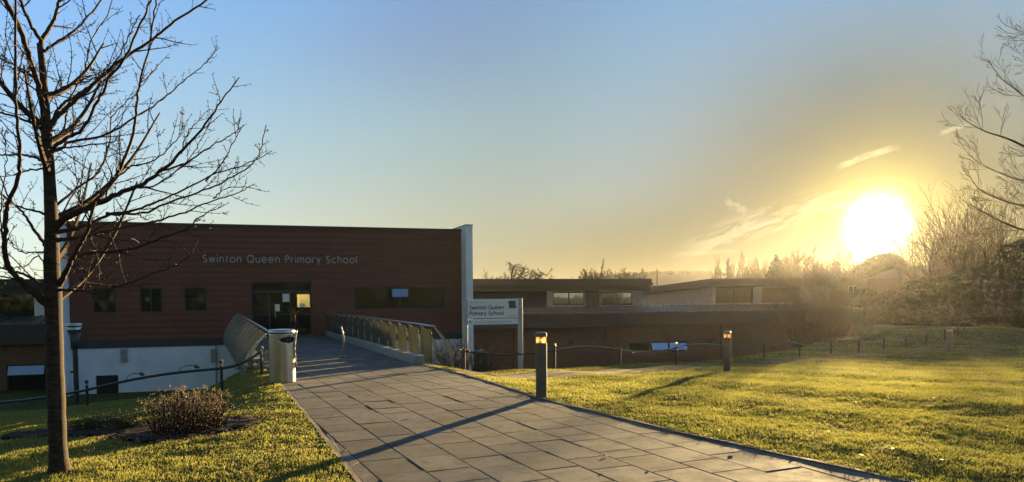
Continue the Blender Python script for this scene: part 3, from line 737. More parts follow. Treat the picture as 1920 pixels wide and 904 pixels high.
# ---------------------------------------------------------------- low wings
def seams(mb, t0, t1, sa, za_, sb, zb_, step=0.6):
    mb.add([B(t0, sa, za_), B(t1, sa, za_), B(t1, sb, zb_), B(t0, sb, zb_), B(t0, sa, za_-.08), B(t1, sa, za_-.08), B(t1, sb, zb_-.08), B(t0, sb, zb_-.08)],
           [(0, 1, 2, 3), (7, 6, 5, 4), (0, 4, 5, 1), (1, 5, 6, 2), (2, 6, 7, 3), (3, 7, 4, 0)])
    t = t0+step/2
    while t < t1:
        mb.add([B(t-.015, sa, za_+.001), B(t+.015, sa, za_+.001), B(t+.015, sb, zb_+.001), B(t-.015, sb, zb_+.001),
                B(t-.015, sa, za_+.05), B(t+.015, sa, za_+.05), B(t+.015, sb, zb_+.05), B(t-.015, sb, zb_+.05)],
               [(4, 5, 6, 7), (0, 4, 7, 3), (1, 2, 6, 5), (0, 1, 5, 4), (3, 7, 6, 2)])
        t += step
SW, SU = 3.0, 5.5
ZR1 = fh(1100, 523, SU-.5)[1]; ZE = fh(1100, 588, SW-.4)[1]; ZJ = fh(1100, 575, SU)[1]
ZF1 = fh(1100, 545, SU-.5)[1]; ZEB = fh(1100, 613, SW-.4)[1]
print('wing', ZR1, ZF1, ZJ, ZE, ZEB)
wr = thing('school_wing', B(TR+14, SW, -3.1), 'long low brick school wing with grey clerestory, right of the white end wall', 'building')
T0 = TR+0.45; T1 = fh(1218, 530, SU-.5)[0]; T2 = fh(1612, 572, SW-.4)[0]
lowin = rect(1180, 641, 1289, 662, SW)
mb = MB(); wall(mb, T0, T2-.3, -3.3, ZEB, SW, SW+.3, [lowin]); mb.box(T2-.3, T2, SW, SU+9, -3.3, ZEB, B); build(mb, 'brick_wall', M['brick'], wr)
tp = fh(975, 650, SW-.12)[0]; mb = MB(); mb.box(tp-.35, tp+.0, SW-.15, SW-.002, -3.3, ZEB, B); build(mb, 'pier', M['brick'], wr)
f_ = window(wr, lowin, SW, mull=(.35, .68), recess=.08)
for a, b in ((1221, 1251), (1255, 1286)):
    r = rect(a, 643, b, 655.5, SW); mb = MB()
    def tlt(a_, b_, z, r=r): return B(a_, b_-.16*(r[3]-z)/(r[3]-r[2]), z)
    mb.box(r[0], r[1], SW-.03, SW+.0, r[2], r[3], tlt); build(mb, 'open_light', M['glass_sky'], f_)
mb = MB(); mb.box(T0, T2+.3, SW-.4, SW+.1, ZEB, ZE-.002, B); build(mb, 'fascia', M['fascia'], wr)
mb = MB(); seams(mb, T0, T2+.3, SW-.45, ZE+.05, SU, ZJ); mb.box(T0, T2+.3, SU-.01, SU+9, ZE-.2, ZJ-.12, B); build(mb, 'lower_roof', M['metalroof'], wr)
for px_ in (1138, 1352):
    tt = fh(px_, 640, SW-.06)[0]; mb = MB(); mb.tube([B(tt, SW-.06, -3.2), B(tt, SW-.06, ZEB)], 0.045, 8); build(mb, 'drainpipe', M['dark_band'], wr, smooth=True)
for px_, py_ in ((1071, 641), (1331, 640)):
    r = rect(px_-5, py_-5, px_+5, py_+6, SW); mb = MB(); mb.box(r[0], r[1], SW-.03, SW-.002, r[2], r[3], B)
    build(mb, 'wall_vent', M['dark_band'], wr)
mb = MB(); mb.box(T0, T2+.3, SW-.47, SW-.403, ZE-.10, ZE-.004, B); build(mb, 'gutter', M['dark_band'], wr)
# upper storey block
up1 = [rect(1037.5, 548, 1096.5, 572, SU), rect(1126.5, 548, 1186, 572, SU)]
dk = rect(880, 546, 1026, 574, SU); dk2 = rect(1098, 546, 1125, 574, SU)
mb = MB(); wall(mb, T0, fh(1206, 560, SU)[0], ZJ-.05, ZF1, SU+.02, SU+.3, up1+[[dk[0], dk[1], ZJ-.05, ZF1+.1], [dk2[0], dk2[1], ZJ-.05, ZF1+.1]])
te = fh(1206, 560, SU)[0]; mb.box(te-.3, te, SU+.3, SU+9, ZJ-.05, ZF1, B); mb.box(T0, te-.31, SU+.24, SU+.3, ZJ-.049, ZJ-.03, B); build(mb, 'clerestory_wall', M['concrete'], wr)
for r in (dk, dk2):
    mb = MB(); mb.box(r[0]+.01, r[1]-.01, SU+.10, SU+.2, ZJ-.03, ZF1-.01, B); build(mb, 'dark_panel', M['dark_band'], wr)
for r in up1: window(wr, r, SU, mull=(.5,), pane_mat=M['glass_sky'])
mb = MB(); mb.box(T0, T1, SU-.6, SU+9.5, ZF1+.002, ZF1+(ZR1-ZF1)*.42, B); mb.box(T0, T1+.05, SU-.72, SU+9.6, ZF1+(ZR1-ZF1)*.42+.002, ZR1, B)
build(mb, 'upper_roof', M['fascia'], wr)
# second block, roof falling away to the back
w2 = thing('school_wing', B(fh(1450, 560, SU)[0], SU, -3.1), 'further low school block with pale side wall under a sloping roof, beside the bare bush', 'building')
ta2 = fh(1335, 560, SU)[0]; tb2 = fh(1555, 560, SU)[0]; ZR2 = fh(1335, 522.5, SU-.6)[1]; sb2 = SU+12; zb2 = 1.80
def slope_z(s): return ZR2+(zb2-ZR2)*(s-(SU-.6))/(sb2-(SU-.6))
mb = MB(); h1 = .55
wallp = [(SU, ZJ-.05), (sb2, ZJ-.05), (sb2, slope_z(sb2)-h1), (SU, slope_z(SU)-h1)]
mb.poly([B(ta2, a, z) for a, z in wallp], [B(ta2+.3, a, z) for a, z in wallp]); mb.poly([B(tb2-.3, a, z) for a, z in wallp], [B(tb2, a, z) for a, z in wallp])
build(mb, 'side_wall', M['concrete'], w2)
dks = [rect(1342, 540, 1412, 573, SU), rect(1428, 540, 1500, 573, SU)]
mb = MB(); wall(mb, ta2+.31, tb2-.31, ZJ-.05, slope_z(SU)-h1, SU, SU+.25, [[r[0], r[1], ZJ+.1, slope_z(SU)-h1-.03] for r in dks]); build(mb, 'front_wall', M['concrete'], w2)
for r in dks: window(w2, [r[0], r[1], ZJ+.1, slope_z(SU)-h1-.03], SU, mull=(.5,))
mb = MB()
rp = [(SU-.6, ZR2-.52), (sb2+.5, slope_z(sb2+.5)-.52), (sb2+.5, slope_z(sb2+.5)), (SU-.6, ZR2)]
mb.poly([B(ta2-.5, a, z) for a, z in rp], [B(tb2+.5, a, z) for a, z in rp]); build(mb, 'roof', M['fascia'], w2)
# left wing
wl = thing('school_wing', B(TL-8, SW, -3.1), 'low brick school wing at left edge, behind the bare foreground tree', 'building')
A0, A1 = TL-16, TL-.45
winl = rect(13, 684, 86, 735, SW)
mb = MB(); wall(mb, A0, A1, -3.3, ZEB-.25, SW, SW+.3, [winl]); build(mb, 'brick_wall', M['brick'], wl)
fo = window(wl, winl, SW, trans=(.6,), recess=.08)
r = rect(16, 686, 84, 702, SW); mb = MB(); mb.box(r[0], r[1], SW-.02, SW+.01, r[2], r[3], lambda a_, b_, z: B(a_, b_-.2*(r[3]-z)/(r[3]-r[2]), z)); build(mb, 'open_light', M['glass_sky'], fo)
mb = MB(); mb.box(A0, A1, SW-.4, SW+.1, ZEB-.25, ZE-.05, B); build(mb, 'fascia', M['fascia'], wl)
mb = MB(); seams(mb, A0, A1, SW-.45, ZE, SU, ZJ-.1); build(mb, 'lower_roof', M['metalroof'], wl)
pr = fh(64, 570, SU)[0]
mb = MB(); mb.box(pr, A1, SU, SU+.3, ZJ-.2, ZF1, B); build(mb, 'clerestory_wall', M['render_white'], wl)
mb = MB(); mb.box(A0, pr-.01, SU+.1, SU+.2, ZJ-.2, ZF1, B); build(mb, 'clerestory_glass', M['glass'], wl)
mb = MB(); mb.box(A0, A1, SU-.6, SU+9.5, ZF1+.002, ZF1+(ZR1-ZF1)*.42, B); mb.box(A0-.05, A1, SU-.72, SU+9.6, ZF1+(ZR1-ZF1)*.42+.002, ZR1, B); build(mb, 'upper_roof', M['fascia'], wl)

# ---------------------------------------------------------------- bridge deck, kerbs and parapets
def deck_pt(fx, y, off, dz): return np.array([float(fx(y))+off, y, float(zpath(y))+dz])
V = []; F = []
for k, y in enumerate(np.linspace(18.3, 39.6, 30)):
    z = float(zpath(y))
    V += [keep((left_x(y)-.35, y, z-.09)), keep((right_x(y)+.5, y, z-.09)), keep((right_x(y)+.5, y, z-.45)), keep((left_x(y)-.35, y, z-.45))]
    if k: o = 4*k; F += [(o-4, o-3, o+1, o), (o-3, o-2, o+2, o+1), (o-2, o-1, o+3, o+2), (o-1, o-4, o, o+3)]
F += [(3, 2, 1, 0), (len(V)-4, len(V)-3, len(V)-2, len(V)-1)]
mb = MB(); mb.add(V, F); tag(build(mb, 'bridge_deck', M['concrete']), kind='structure')
def kerb(fx, o0, o1, y0, y1, name, label):
    V = []; F = []; yy = np.linspace(y0, y1, 24)
    for k, y in enumerate(yy):
        z = float(zpath(y)); V += [keep((fx(y)+o0, y, z-.085)), keep((fx(y)+o0+.02, y, z+.20)), keep((fx(y)+o1-.02, y, z+.20)), keep((fx(y)+o1, y, z-.085))]
        if k: o = 4*k; F += [(o-4, o-3, o+1, o)[::-1], (o-3, o-2, o+2, o+1)[::-1], (o-2, o-1, o+3, o+2)[::-1], (o-1, o-4, o, o+3)[::-1]]
    F += [(0, 1, 2, 3), (len(V)-1, len(V)-2, len(V)-3, len(V)-4)]
    mb = MB(); mb.add(V, F); o_ = build(mb, name, M['concrete']); tag(o_, label, 'kerb'); return o_
kerb(right_x, .02, .32, 18.2, 39.5, 'concrete_kerb', 'low concrete upstand at foot of the right hand glass parapet')
kerb(left_x, -.32, -.02, 17.4, 38.5, 'concrete_kerb', 'low concrete upstand along the left side of the bridge by the bin')
def parapet(p_near, p_far, side, n, label, ztn, ztf, panel_curved, hb_n, foot):
    """ribs every bay, curving out from the hand rail to the foot; panels hang inside"""
    p_near = np.array(p_near, float); p_far = np.array(p_far, float); ax = (p_far-p_near)/np.linalg.norm(p_far-p_near)
    out = np.array([ax[1], -ax[0]])*side      # side=+1: outward to the right
    th_ = thing('bridge_parapet', (*p_near, float(zpath(p_near[1]))), label, 'parapet', 'glazed parapets of the entrance bridge')
    def ztop(f): return ztn+(ztf-ztn)*f
    def prof(f, j):                           # j 0..1 from top to foot: sideways offset and height
        zt_ = ztop(f); zb_ = float(zpath(p_near[1]+(p_far[1]-p_near[1])*f))-0.10 - (0.12 if f < .02 else 0)
        o = foot*(1-(1-j)**2.1)
        return o, zt_+(zb_-zt_)*j
    for k in range(n+1):
        f = k/n; c = p_near+(p_far-p_near)*f; V = []; F = []; m_ = 11
        for q in range(m_):
            j = q/(m_-1); o, z = prof(f, j); wd = .05+.075*math.sin(min(1, j*1.15)*math.pi*.5)
            for e, ww in ((-.014, 0), (.014, 0), (.014, 1), (-.014, 1)):
                p = c+out*(o+ww*wd)+ax*e; V.append((p[0], p[1], z))
            if q: o_ = 4*q; F += [(o_-4, o_-3, o_+1, o_), (o_-3, o_-2, o_+2, o_+1), (o_-2, o_-1, o_+3, o_+2), (o_-1, o_-4, o_, o_+3)]
        F += [(3, 2, 1, 0), (4*m_-4, 4*m_-3, 4*m_-2, 4*m_-1)]
        mb = MB(); mb.add(V, F); build(mb, 'rib', M['steel_dark'], th_)
        if k < n:                             # glazed panel
            L_ = np.linalg.norm(p_far-p_near)/n; a0, a1 = f+.075/n, f+.925/n; V = []; F = []; mq = 8 if panel_curved else 2
            for q in range(mq):
                j = q/(mq-1)
                for fe in (a0, a1):
                    ce = p_near+(p_far-p_near)*fe
                    if panel_curved: o, z = prof(fe, .04+j*.86); o -= .02
                    else: o, z = -.03, ztop(fe)-.06-(hb_n)*j
                    for e in (0, .012):
                        p = ce+out*(o+e); V.append((p[0], p[1], z))
                if q: o_ = 4*q; F += [(o_-4, o_-2, o_+2, o_), (o_-3, o_+1, o_+3, o_-1), (o_-4, o_, o_+1, o_-3), (o_-2, o_-1, o_+3, o_+2)]
            F += [(0, 1, 3, 2), (4*mq-4, 4*mq-2, 4*mq-1, 4*mq-3)]
            mb = MB(); mb.add(V, F); pn = build(mb, 'panel', M['mesh_panel'], th_)
            for j in (.10, .86):
                mb = MB()
                for fe in (f+.02/n,):
                    ce = p_near+(p_far-p_near)*fe
                    if panel_curved: o, z = prof(fe, j)
                    else: o, z = -.05, ztop(fe)-.06-hb_n*j
                    p = ce+out*(o-.02); mb.lathe([(.012, -.03), (.03, -.02), (.03, .02), (.012, .03)], (p[0], p[1], z), 8)
                build(mb, 'clamp', M['fence'], pn)
    rl = [(*(p_near+(p_far-p_near)*f+out*(-.0)), ztop(f)+.035) for f in np.linspace(-.004, 1, 20)]
    mb = MB(); mb.tube(rl, .026, 10); build(mb, 'handrail', M['steel'], th_, smooth=True)
    return th_
def meshpanel():
    m = bpy.data.materials.new('frosted_panel'); m.use_nodes = True; t = NT(m.node_tree); t.n.clear()
    out = t.node('ShaderNodeOutputMaterial'); g = t.node('ShaderNodeNewGeometry'); nz = t.noise(g.outputs['Position'], 9, 5, .7)
    col = t.mix(nz, (.105, .112, .078, 1), (.165, .172, .120, 1))
    p = t.node('ShaderNodeBsdfPrincipled', ins={'Base Color': col, 'Roughness': .75, 'Specular IOR Level': .2}); tr = t.node('ShaderNodeBsdfTranslucent', ins={'Color': col})
    tp_ = t.node('ShaderNodeBsdfTransparent', ins={'Color': (.6, .62, .5, 1)})
    m1 = t.node('ShaderNodeMixShader', ins={0: .22, 1: p.outputs[0], 2: tr.outputs[0]}); m2 = t.node('ShaderNodeMixShader', ins={0: .28, 1: m1.outputs[0], 2: tp_.outputs[0]})
    t.l.new(m2.outputs[0], out.inputs[0]); return m
M['mesh_panel'] = meshpanel()
pn_ = at(813, 612, 18.9); pf_ = at(612, 586, 38.4)
parapet(pn_[:2], pf_[:2], 1, 15, 'glazed bridge parapet with vertical panels, right of the path below the long window', pn_[2]-.03, pf_[2], False, 0.88, 0.45)
pn2 = at(503, 624, 16.9); pf2 = at(445, 589, 33.6)
parapet(pn2[:2], pf2[:2], -1, 11, 'glazed bridge parapet curving outward, left of the path behind the steel bin', pn2[2], pf2[2], True, 0.88, 0.50)

# ---------------------------------------------------------------- curved steel blades standing on the path
def blade(px, pyb, z, label, flip):
    b = atz(px, pyb, z); b[2] = float(zpath(b[1])); H = .9; th_ = thing('cycle_barrier', b, label, 'barrier', 'curved steel blade barriers on the path')
    js = np.linspace(0, 1, 16)
    pts = [(b[0]+.065*math.sin(j*math.pi)*flip-.02*flip*j, b[1], b[2]-.02+H*j) for j in js]
    mb = MB(); mb.tube(pts, .012+.022*np.sin(js*math.pi)**.7, 10); build(mb, 'blade', M['steel'], th_, smooth=True)
    mb = MB(); mb.lathe([(.09, 0.004), (.09, .012), (.03, .014)], b, 16); build(mb, 'base_plate', M['steel_dark'], th_)
blade(641.5, 669, -.22, 'curved steel blade standing alone in the middle of the path', 1)
blade(556.5, 690, -.12, 'curved steel blade half hidden behind the litter bin', -1)

# ---------------------------------------------------------------- litter bin
bp = atz(530, 713, 0); bp[2] = float(zpath(bp[1]))
bx = thing('litter_bin', bp, 'brushed stainless steel cylindrical litter bin at the left edge of the path', 'litter bin')
Hb = .99; Rb = .235
V = []; F = []; k_ = 64; rows = [0, .03, .62, .66, .70, .74, .78, .82, .855, .89, .93]
# body with an oval mouth facing the camera
ang0 = math.atan2(-bp[1], -bp[0])+R(33)
prof = [0.0, .02, .40]+list(np.linspace(.70, .86, 13))+[.90, .915]
V = [(bp[0]+Rb*math.cos(2*math.pi*j/k_), bp[1]+Rb*math.sin(2*math.pi*j/k_), bp[2]+z) for z in prof for j in range(k_)]
for i in range(len(prof)-1):
    for j in range(k_):
        a = 2*math.pi*(j+.5)/k_; da = (a-ang0+math.pi) % (2*math.pi)-math.pi; zc = (prof[i]+prof[i+1])/2
        if (da/R(43))**2+((zc-.80)/.055)**2 < 1: continue
        F.append((i*k_+j, i*k_+(j+1) % k_, (i+1)*k_+(j+1) % k_, (i+1)*k_+j))
mb = MB(); mb.add(V, F); bo = build(mb, 'body', M['steel'], bx, smooth=True)
sm = bo.modifiers.new('solid', 'SOLIDIFY'); sm.thickness = .006; sm.offset = -1
mb = MB(); mb.lathe([(Rb-.012, .915), (Rb-.012, .925)], bp, 48); mb.lathe([(.001, .03), (.2, .03), (.2, .88)], bp, 32); build(mb, 'liner', M['rubber'], bx)
mb = MB(); mb.lathe([(Rb+.004, .925), (Rb+.006, .935), (Rb+.006, .965), (Rb-.01, .985), (Rb*.6, .992), (.01, .994)], bp, 48); build(mb, 'lid', M['steel'], bx, smooth=True)

# ---------------------------------------------------------------- bollard lights
def make_bollard(p, w, h, label, cam_face=True):
    a = math.atan2(p[0], p[1])*-1; c, s_ = math.cos(a), math.sin(a)
    def fr(x, y, z): return (p[0]+x*c-y*s_, p[1]+x*s_+y*c, p[2]+z)
    b = thing('bollard_light', p, label, 'bollard', 'bollard lights along the path')
    mb = MB(); r = w/2
    pts = []
    for j in range(20):
        t_ = 2*math.pi*j/20; e = .45; pts.append((r*abs(math.cos(t_))**e*np.sign(math.cos(t_)), r*.85*abs(math.sin(t_))**e*np.sign(math.sin(t_))))
    mb.poly([fr(x, y, -.06) for x, y in pts], [fr(x, y, h*.835) for x, y in pts]); build(mb, 'post', M['bollard'], b, bevel=.004)
    mb = MB(); mb.poly([fr(x*1.02, y*1.02, h*.93) for x, y in pts], [fr(x*1.02, y*1.02, h*.975) for x, y in pts]); mb.poly([fr(x*1.02, y*1.02, h*.9755) for x, y in pts], [fr(x*.8, y*.8, h) for x, y in pts])
    build(mb, 'cap', M['bollard'], b)
    mb = MB(); mb.poly([fr(x*.93, y*.93, h*.835+.001) for x, y in pts], [fr(x*.93, y*.93, h*.93-.001) for x, y in pts]); build(mb, 'lens', M['lens'], b)
    mb = MB(); mb.lathe([(r*.42, h*.836), (r*.15, h*.885), (r*.42, h*.929)], p, 14)
    build(mb, 'lamp_core', M['steel_dark'], b)
    for sx in (-1, 1):
      for sy in (-1, 1):
        mb = MB(); mb.tube([fr(sx*r*.97, sy*r*.78, h*.835), fr(sx*r*.97, sy*r*.78, h*.93)], .006, 6); build(mb, 'bar', M['steel_dark'], b)
    return b
def lensmat():
    m = bpy.data.materials.new('bollard_lens'); m.use_nodes = True; t = NT(m.node_tree); t.n.clear(); out = t.node('ShaderNodeOutputMaterial')
    g = t.node('ShaderNodeNewGeometry'); nz = t.noise(g.outputs['Position'], 30, 3)
    tr = t.node('ShaderNodeBsdfTranslucent', ins={'Color': (.95, .60, .25, 1)}); gl = t.node('ShaderNodeBsdfPrincipled', ins={'Base Color': (.7, .42, .2, 1), 'Roughness': .2})
    tp_ = t.node('ShaderNodeBsdfTransparent'); m1 = t.node('ShaderNodeMixShader', ins={0: .65, 1: gl.outputs[0], 2: tr.outputs[0]})
    m2 = t.node('ShaderNodeMixShader', ins={0: t.ss(nz, .2, .8, .3, .6), 1: m1.outputs[0], 2: tp_.outputs[0]}); t.l.new(m2.outputs[0], out.inputs[0]); return m
M['lens'] = lensmat()
def ground_at(px, Y):
    q = ray(px, 600); x = q[0]/q[1]*Y; return np.array([x, Y, gzf(x, Y)])
b1 = ground_at(1014.5, 11.25); b1[2] = 0.0
make_bollard(b1, .172, 1.0, 'nearest grey bollard light at the right edge of the paved path')
b2 = ground_at(1364, 18.5); make_bollard(b2, .185, 1.0, 'middle grey bollard light standing on the lawn beside the vine fence')
b3 = ground_at(1781, 30.6); make_bollard(b3, .20, 1.0, 'farthest bollard light, where the vine fence turns away')
print('bollards', b1, b2, b3)

# ---------------------------------------------------------------- sign
sp0 = ground_at(872.5, 19.9); sp1 = ground_at(975.5, 20.3)
ztop_s = at(975, 559.5, 20.3)[2]
sg = thing('school_sign', (sp0+sp1)/2, 'white school name board on two blue grey posts beside the bridge', 'sign')
dx = (sp1-sp0); dx[2] = 0; Ls = np.linalg.norm(dx); du = dx/Ls; dn = np.array([-du[1], du[0], 0])
def SG(a, b, z): return sp0+du*a+dn*b+np.array([0, 0, z-sp0[2]])
for a in (0, Ls):
    mb = MB(); mb.box(a-.06, a+.06, -.045, .045, min(sp0[2], sp1[2])-.15, ztop_s, SG); build(mb, 'post', M['signgrey'], sg, bevel=.012)
z_a = at(900, 561, 20)[2]; z_b = at(900, 597, 20)[2]; z_c = at(900, 598.7, 20)[2]; z_d = at(900, 609, 20)[2]
mb = MB(); mb.box(.063, Ls-.063, -.035, .012, z_b, z_a, SG); pa = build(mb, 'name_board', M['signwhite'], sg, bevel=.006)
mb = MB(); mb.box(.063, Ls-.063, -.035, .012, z_d, z_c, SG); pb = build(mb, 'direction_board', M['signwhite'], sg, bevel=.006)
def sgrow(txt, px0, px1, pyb, pyt, th, par, mt='ink', font=False):
    a0 = at(px0, pyb, 20)[0]-sp0[0]; a1 = at(px1, pyb, 20)[0]-sp0[0]; zz = at(px0, pyb, 20)[2]; Hh = at(px0, pyt, 20)[2]-zz
    a0 /= du[0]; a1 /= du[0]
    if not font:
        mb = MB(); text_mesh(mb, txt, lambda a, b, z: SG(a0+a, b, zz+z), Hh, a1-a0, th, -.0385, -.0355, .26, .5); build(mb, 'lettering', M[mt], par)
    else:
        cu = bpy.data.curves.new('t', 'FONT'); cu.body = txt; cu.size = 1; cu.extrude = 0; to = bpy.data.objects.new('t', cu); link(to)
        me = bpy.data.meshes.new_from_object(to.evaluated_get(bpy.context.evaluated_depsgraph_get())); bpy.data.objects.remove(to)
        co = np.array([v.co[:] for v in me.vertices]); fs = [tuple(p.vertices) for p in me.polygons]
        x0, x1 = co[:, 0].min(), co[:, 0].max(); hh = .72
        mb = MB(); mb.add([SG(a0+(c[0]-x0)/(x1-x0)*(a1-a0), -.0375, zz+c[1]/hh*Hh) for c in co], fs); build(mb, 'lettering', M[mt], par)
sgrow("Swinton Queen", 880.5, 943.5, 580.3, 573.2, .017, pa)
sgrow("Primary School", 880.5, 942.5, 591.2, 584.2, .017, pa)
sgrow("Welcome to", 880.5, 908, 568.5, 565.6, .01, pa, 'ink_soft', True)
sgrow("Main Entrance & Community Room", 889, 959, 605.4, 602.6, .01, pb, 'ink_soft', True)
a0 = (at(953.5, 570, 20)[0]-sp0[0])/du[0]; a1 = (at(966.5, 570, 20)[0]-sp0[0])/du[0]; ze0, ze1 = at(960, 578.5, 20)[2], at(960, 564, 20)[2]
mb = MB(); mb.box(a0, a1, -.039, -.0355, ze0, ze1, SG); w_ = a1-a0; h_ = ze1-ze0
mb.box(a0-.12*w_, a0-.001, -.039, -.0355, ze0+.62*h_, ze0+.85*h_, SG); mb.box(a1+.001, a1+.12*w_, -.039, -.0355, ze0+.05*h_, ze0+.25*h_, SG); build(mb, 'emblem', M['emblem'], pa)
# small council mark and arrow
mb = MB(); ac_ = (at(953, 594, 20)[0]-sp0[0])/du[0]; zc_ = at(953, 593, 20)[2]
for q in range(9):
    a_ = R(60+q*28); a2_ = R(60+(q+1)*28); r_ = .028
    mb.add([SG(ac_+r_*math.cos(a_), -.038, zc_+r_*math.sin(a_)), SG(ac_+r_*.75*math.cos(a_), -.038, zc_+r_*.75*math.sin(a_)), SG(ac_+r_*.75*math.cos(a2_), -.038, zc_+r_*.75*math.sin(a2_)), SG(ac_+r_*math.cos(a2_), -.038, zc_+r_*math.sin(a2_))], [(0, 1, 2, 3)])
mb.box(ac_+.045, ac_+.20, -.038, -.0355, zc_-.006, zc_+.010, SG); build(mb, 'council_mark', M['ink_soft'], pa)
mb = MB(); aa = (at(882.2, 604, 20)[0]-sp0[0])/du[0]; zz = at(882, 605.6, 20)[2]; zt_ = at(882, 601.8, 20)[2]; hh = zt_-zz
mb.add([SG(aa-.035, -.038, zt_), SG(aa+.01, -.038, zt_), SG(aa-.035, -.038, zt_-.045)], [(0, 1, 2)])
mb.add([SG(aa-.02, -.038, zt_-.03), SG(aa-.008, -.038, zt_-.018), SG(aa+.03, -.038, zz+.002), SG(aa+.018, -.038, zz-.008)], [(0, 3, 2, 1)]); build(mb, 'arrow', M['ink'], pb)

# ---------------------------------------------------------------- vine fences
def leaf_shape(mb, c, d, n, L_, w):
    d = d/np.linalg.norm(d); side = np.cross(d, n); side /= np.linalg.norm(side); up = np.cross(side, d)
    pts = [(0, 0, 0), (.3, .8, .1), (.65, .7, .2), (1, 0, .05), (.65, -.7, .2), (.3, -.8, .1)]
    top = [c+d*a*L_+side*b*w+up*e*L_*.4 for a, b, e in pts]; mb.poly([p-up*.004 for p in top], [p+up*.004 for p in top])
def fence(posts, label, heights, rail_h, amp, finials, leaf_big=False, start_hoop=False, up0=False):
    th_ = thing('vine_fence', posts[0], label, 'fence', 'knee high metal vine fences')
    for k, p in enumerate(posts):
        mb = MB(); mb.lathe([(.030, -.1), (.030, heights[k]*.96), (.034, heights[k]*.965), (.034, heights[k])], p, 8); mb_o = build(mb, 'post', M['fence'], th_, smooth=False)
        if finials[k]:
            c = np.array(p)+[0, 0, heights[k]+.075]; mb = MB(); mb.tube([np.array(p)+[0, 0, heights[k]], c-[0, 0, .03]], .008, 6)
            for a in range(9):
                t_ = 2*math.pi*a/9; mb.lathe([(.004, -.014), (.014, 0), (.004, .014)], (c[0]+.034*math.cos(t_), c[1], c[2]+.034*math.sin(t_)), 6)
            mb.lathe([(.01, -.02), (.026, 0), (.01, .02)], c, 8); build(mb, 'finial', M['fence'], mb_o, smooth=True)
    P = []
    for k in range(len(posts)-1):
        a, b = np.array(posts[k]), np.array(posts[k+1]); L_ = np.linalg.norm(b-a); sgn = 1 if (k % 2 == 0) == up0 else -1
        for q in range(10):
            f = q/10; z = rail_h[k]*(1-f)+rail_h[k+1]*f+amp*sgn*math.sin(f*math.pi)
            p = a*(1-f)+b*f; p[2] += z; P.append(p)
    P.append(np.array(posts[-1])+[0, 0, rail_h[-1]])
    mb = MB(); mb.tube(smooth_path(P, len(P)*2), .030 if leaf_big else .022, 7); build(mb, 'rail', M['fence'], th_, smooth=True)
    mb = MB(); big = 2.3 if leaf_big else 1.0
    for k in range(len(posts)-1):
        for q in ((2, 5, 8) if not leaf_big else (3, 7)):
            i = min(k*10+q, len(P)-2); c = P[i]; d = P[i+1]-P[i]; d = d/np.linalg.norm(d); up = np.array([0, 0, 1.0]) * (1 if (q+k) % 2 else -1)
            r_ = .05*big; curl = [c, c+up*r_*.8+d*r_*.6, c+up*r_*1.1+d*r_*2.0, c+up*r_*.9+d*r_*3.2]
            cp = smooth_path(curl, 9); mb.tube(cp, .006*big**.5, 5); leaf_shape(mb, cp[-1], d-up*.3, np.cross(d, up)+[0, .3, 0], .075*big, .022*big)
    build(mb, 'leaves', M['fence_leaf'] if leaf_big else M['fence'], th_)
    return th_, P
fr_posts = [ground_at(870, 18.0)]
x0, y0_ = .0577*19.0, 19.0
for k in range(0, 12):
    x = x0+1.957*k; y = y0_+1.784*k; fr_posts.append(np.array([x, y, gzf(x, y)]))
for px, Yy in ((1797, 39.4), (1808, 41.2), (1820, 43.4), (1829, 46)): fr_posts.append(ground_at(px, Yy))
n_ = len(fr_posts)
fr, PF = fence(fr_posts, 'long undulating metal vine fence running away on the right lawn edge', [.56]*n_, [.50]*n_, .095, [k in (1, 3, 6) for k in range(n_)], up0=False)
# hoop closing the fence at the bridge
h0 = ground_at(852, 17.6); p0 = fr_posts[0]
mb = MB(); mb.tube(smooth_path([h0-[0, 0, .05], h0+[0, 0, .28], h0+[.03, .05, .40], (h0+p0)/2+[0, 0, .50], p0+[0, 0, .50]], 22), .021, 7); build(mb, 'hoop', M['fence'], fr, smooth=True)
mb = MB(); mb.lathe([(.03, .47), (.045, .48), (.045, .52), (.03, .53)], p0+np.array([.09, .05, 0]), 10); build(mb, 'collar', M['red'], fr)
fl_posts = [np.array([x, y, gzf(x, y)]) for x, y in ((-16.0, 17.7), (-12.6, 16.9), (-9.25, 16.0), (-5.92, 15.0), (-5.22, 15.35))]
print('left posts z', fl_posts)
fence(fl_posts, 'metal vine fence with green leaves and bead finials along the left lawn', [.46, .46, .46, .52, .50], [.34, .34, .36, .46, .50], .07, [0, 1, 1, 1, 1], True, up0=True)

# ---------------------------------------------------------------- street lamp on the left
lp = at(143.5, 735, 22.0); lp[2] = -3.0
la = thing('street_lamp', lp, 'blue grey lamp post with tapered lantern in front of the white wall', 'street lamp')
zt = at(143.5, 606, 22)[2]-lp[2]; zh = at(143.5, 641, 22)[2]-lp[2]
mb = MB(); mb.lathe([(.07, -.1), (.085, 1.0), (.07, 1.02), (.07, zh-.02)], lp, 12); mb.tube([lp+[0, 0, zh-.9], lp+[-.16, 0, zh-.9]], .03, 8); build(mb, 'pole', M['frame'], la, smooth=False)
mb = MB(); mb.lathe([(.075, zh-.22), (.11, zh-.05), (.175, zh+.28)], lp, 16); hd = build(mb, 'lamp_housing', M['frame'], la, smooth=True)
mb = MB(); mb.lathe([(.176, zh+.281), (.20, zt-.10)], lp, 20); build(mb, 'lamp_glass', M['glass_sky'], la, smooth=True)
mb = MB(); mb.lathe([(.205, zt-.099), (.215, zt-.08), (.215, zt-.03), (.18, zt)], lp, 20); build(mb, 'cap', M['steel'], la, smooth=True)

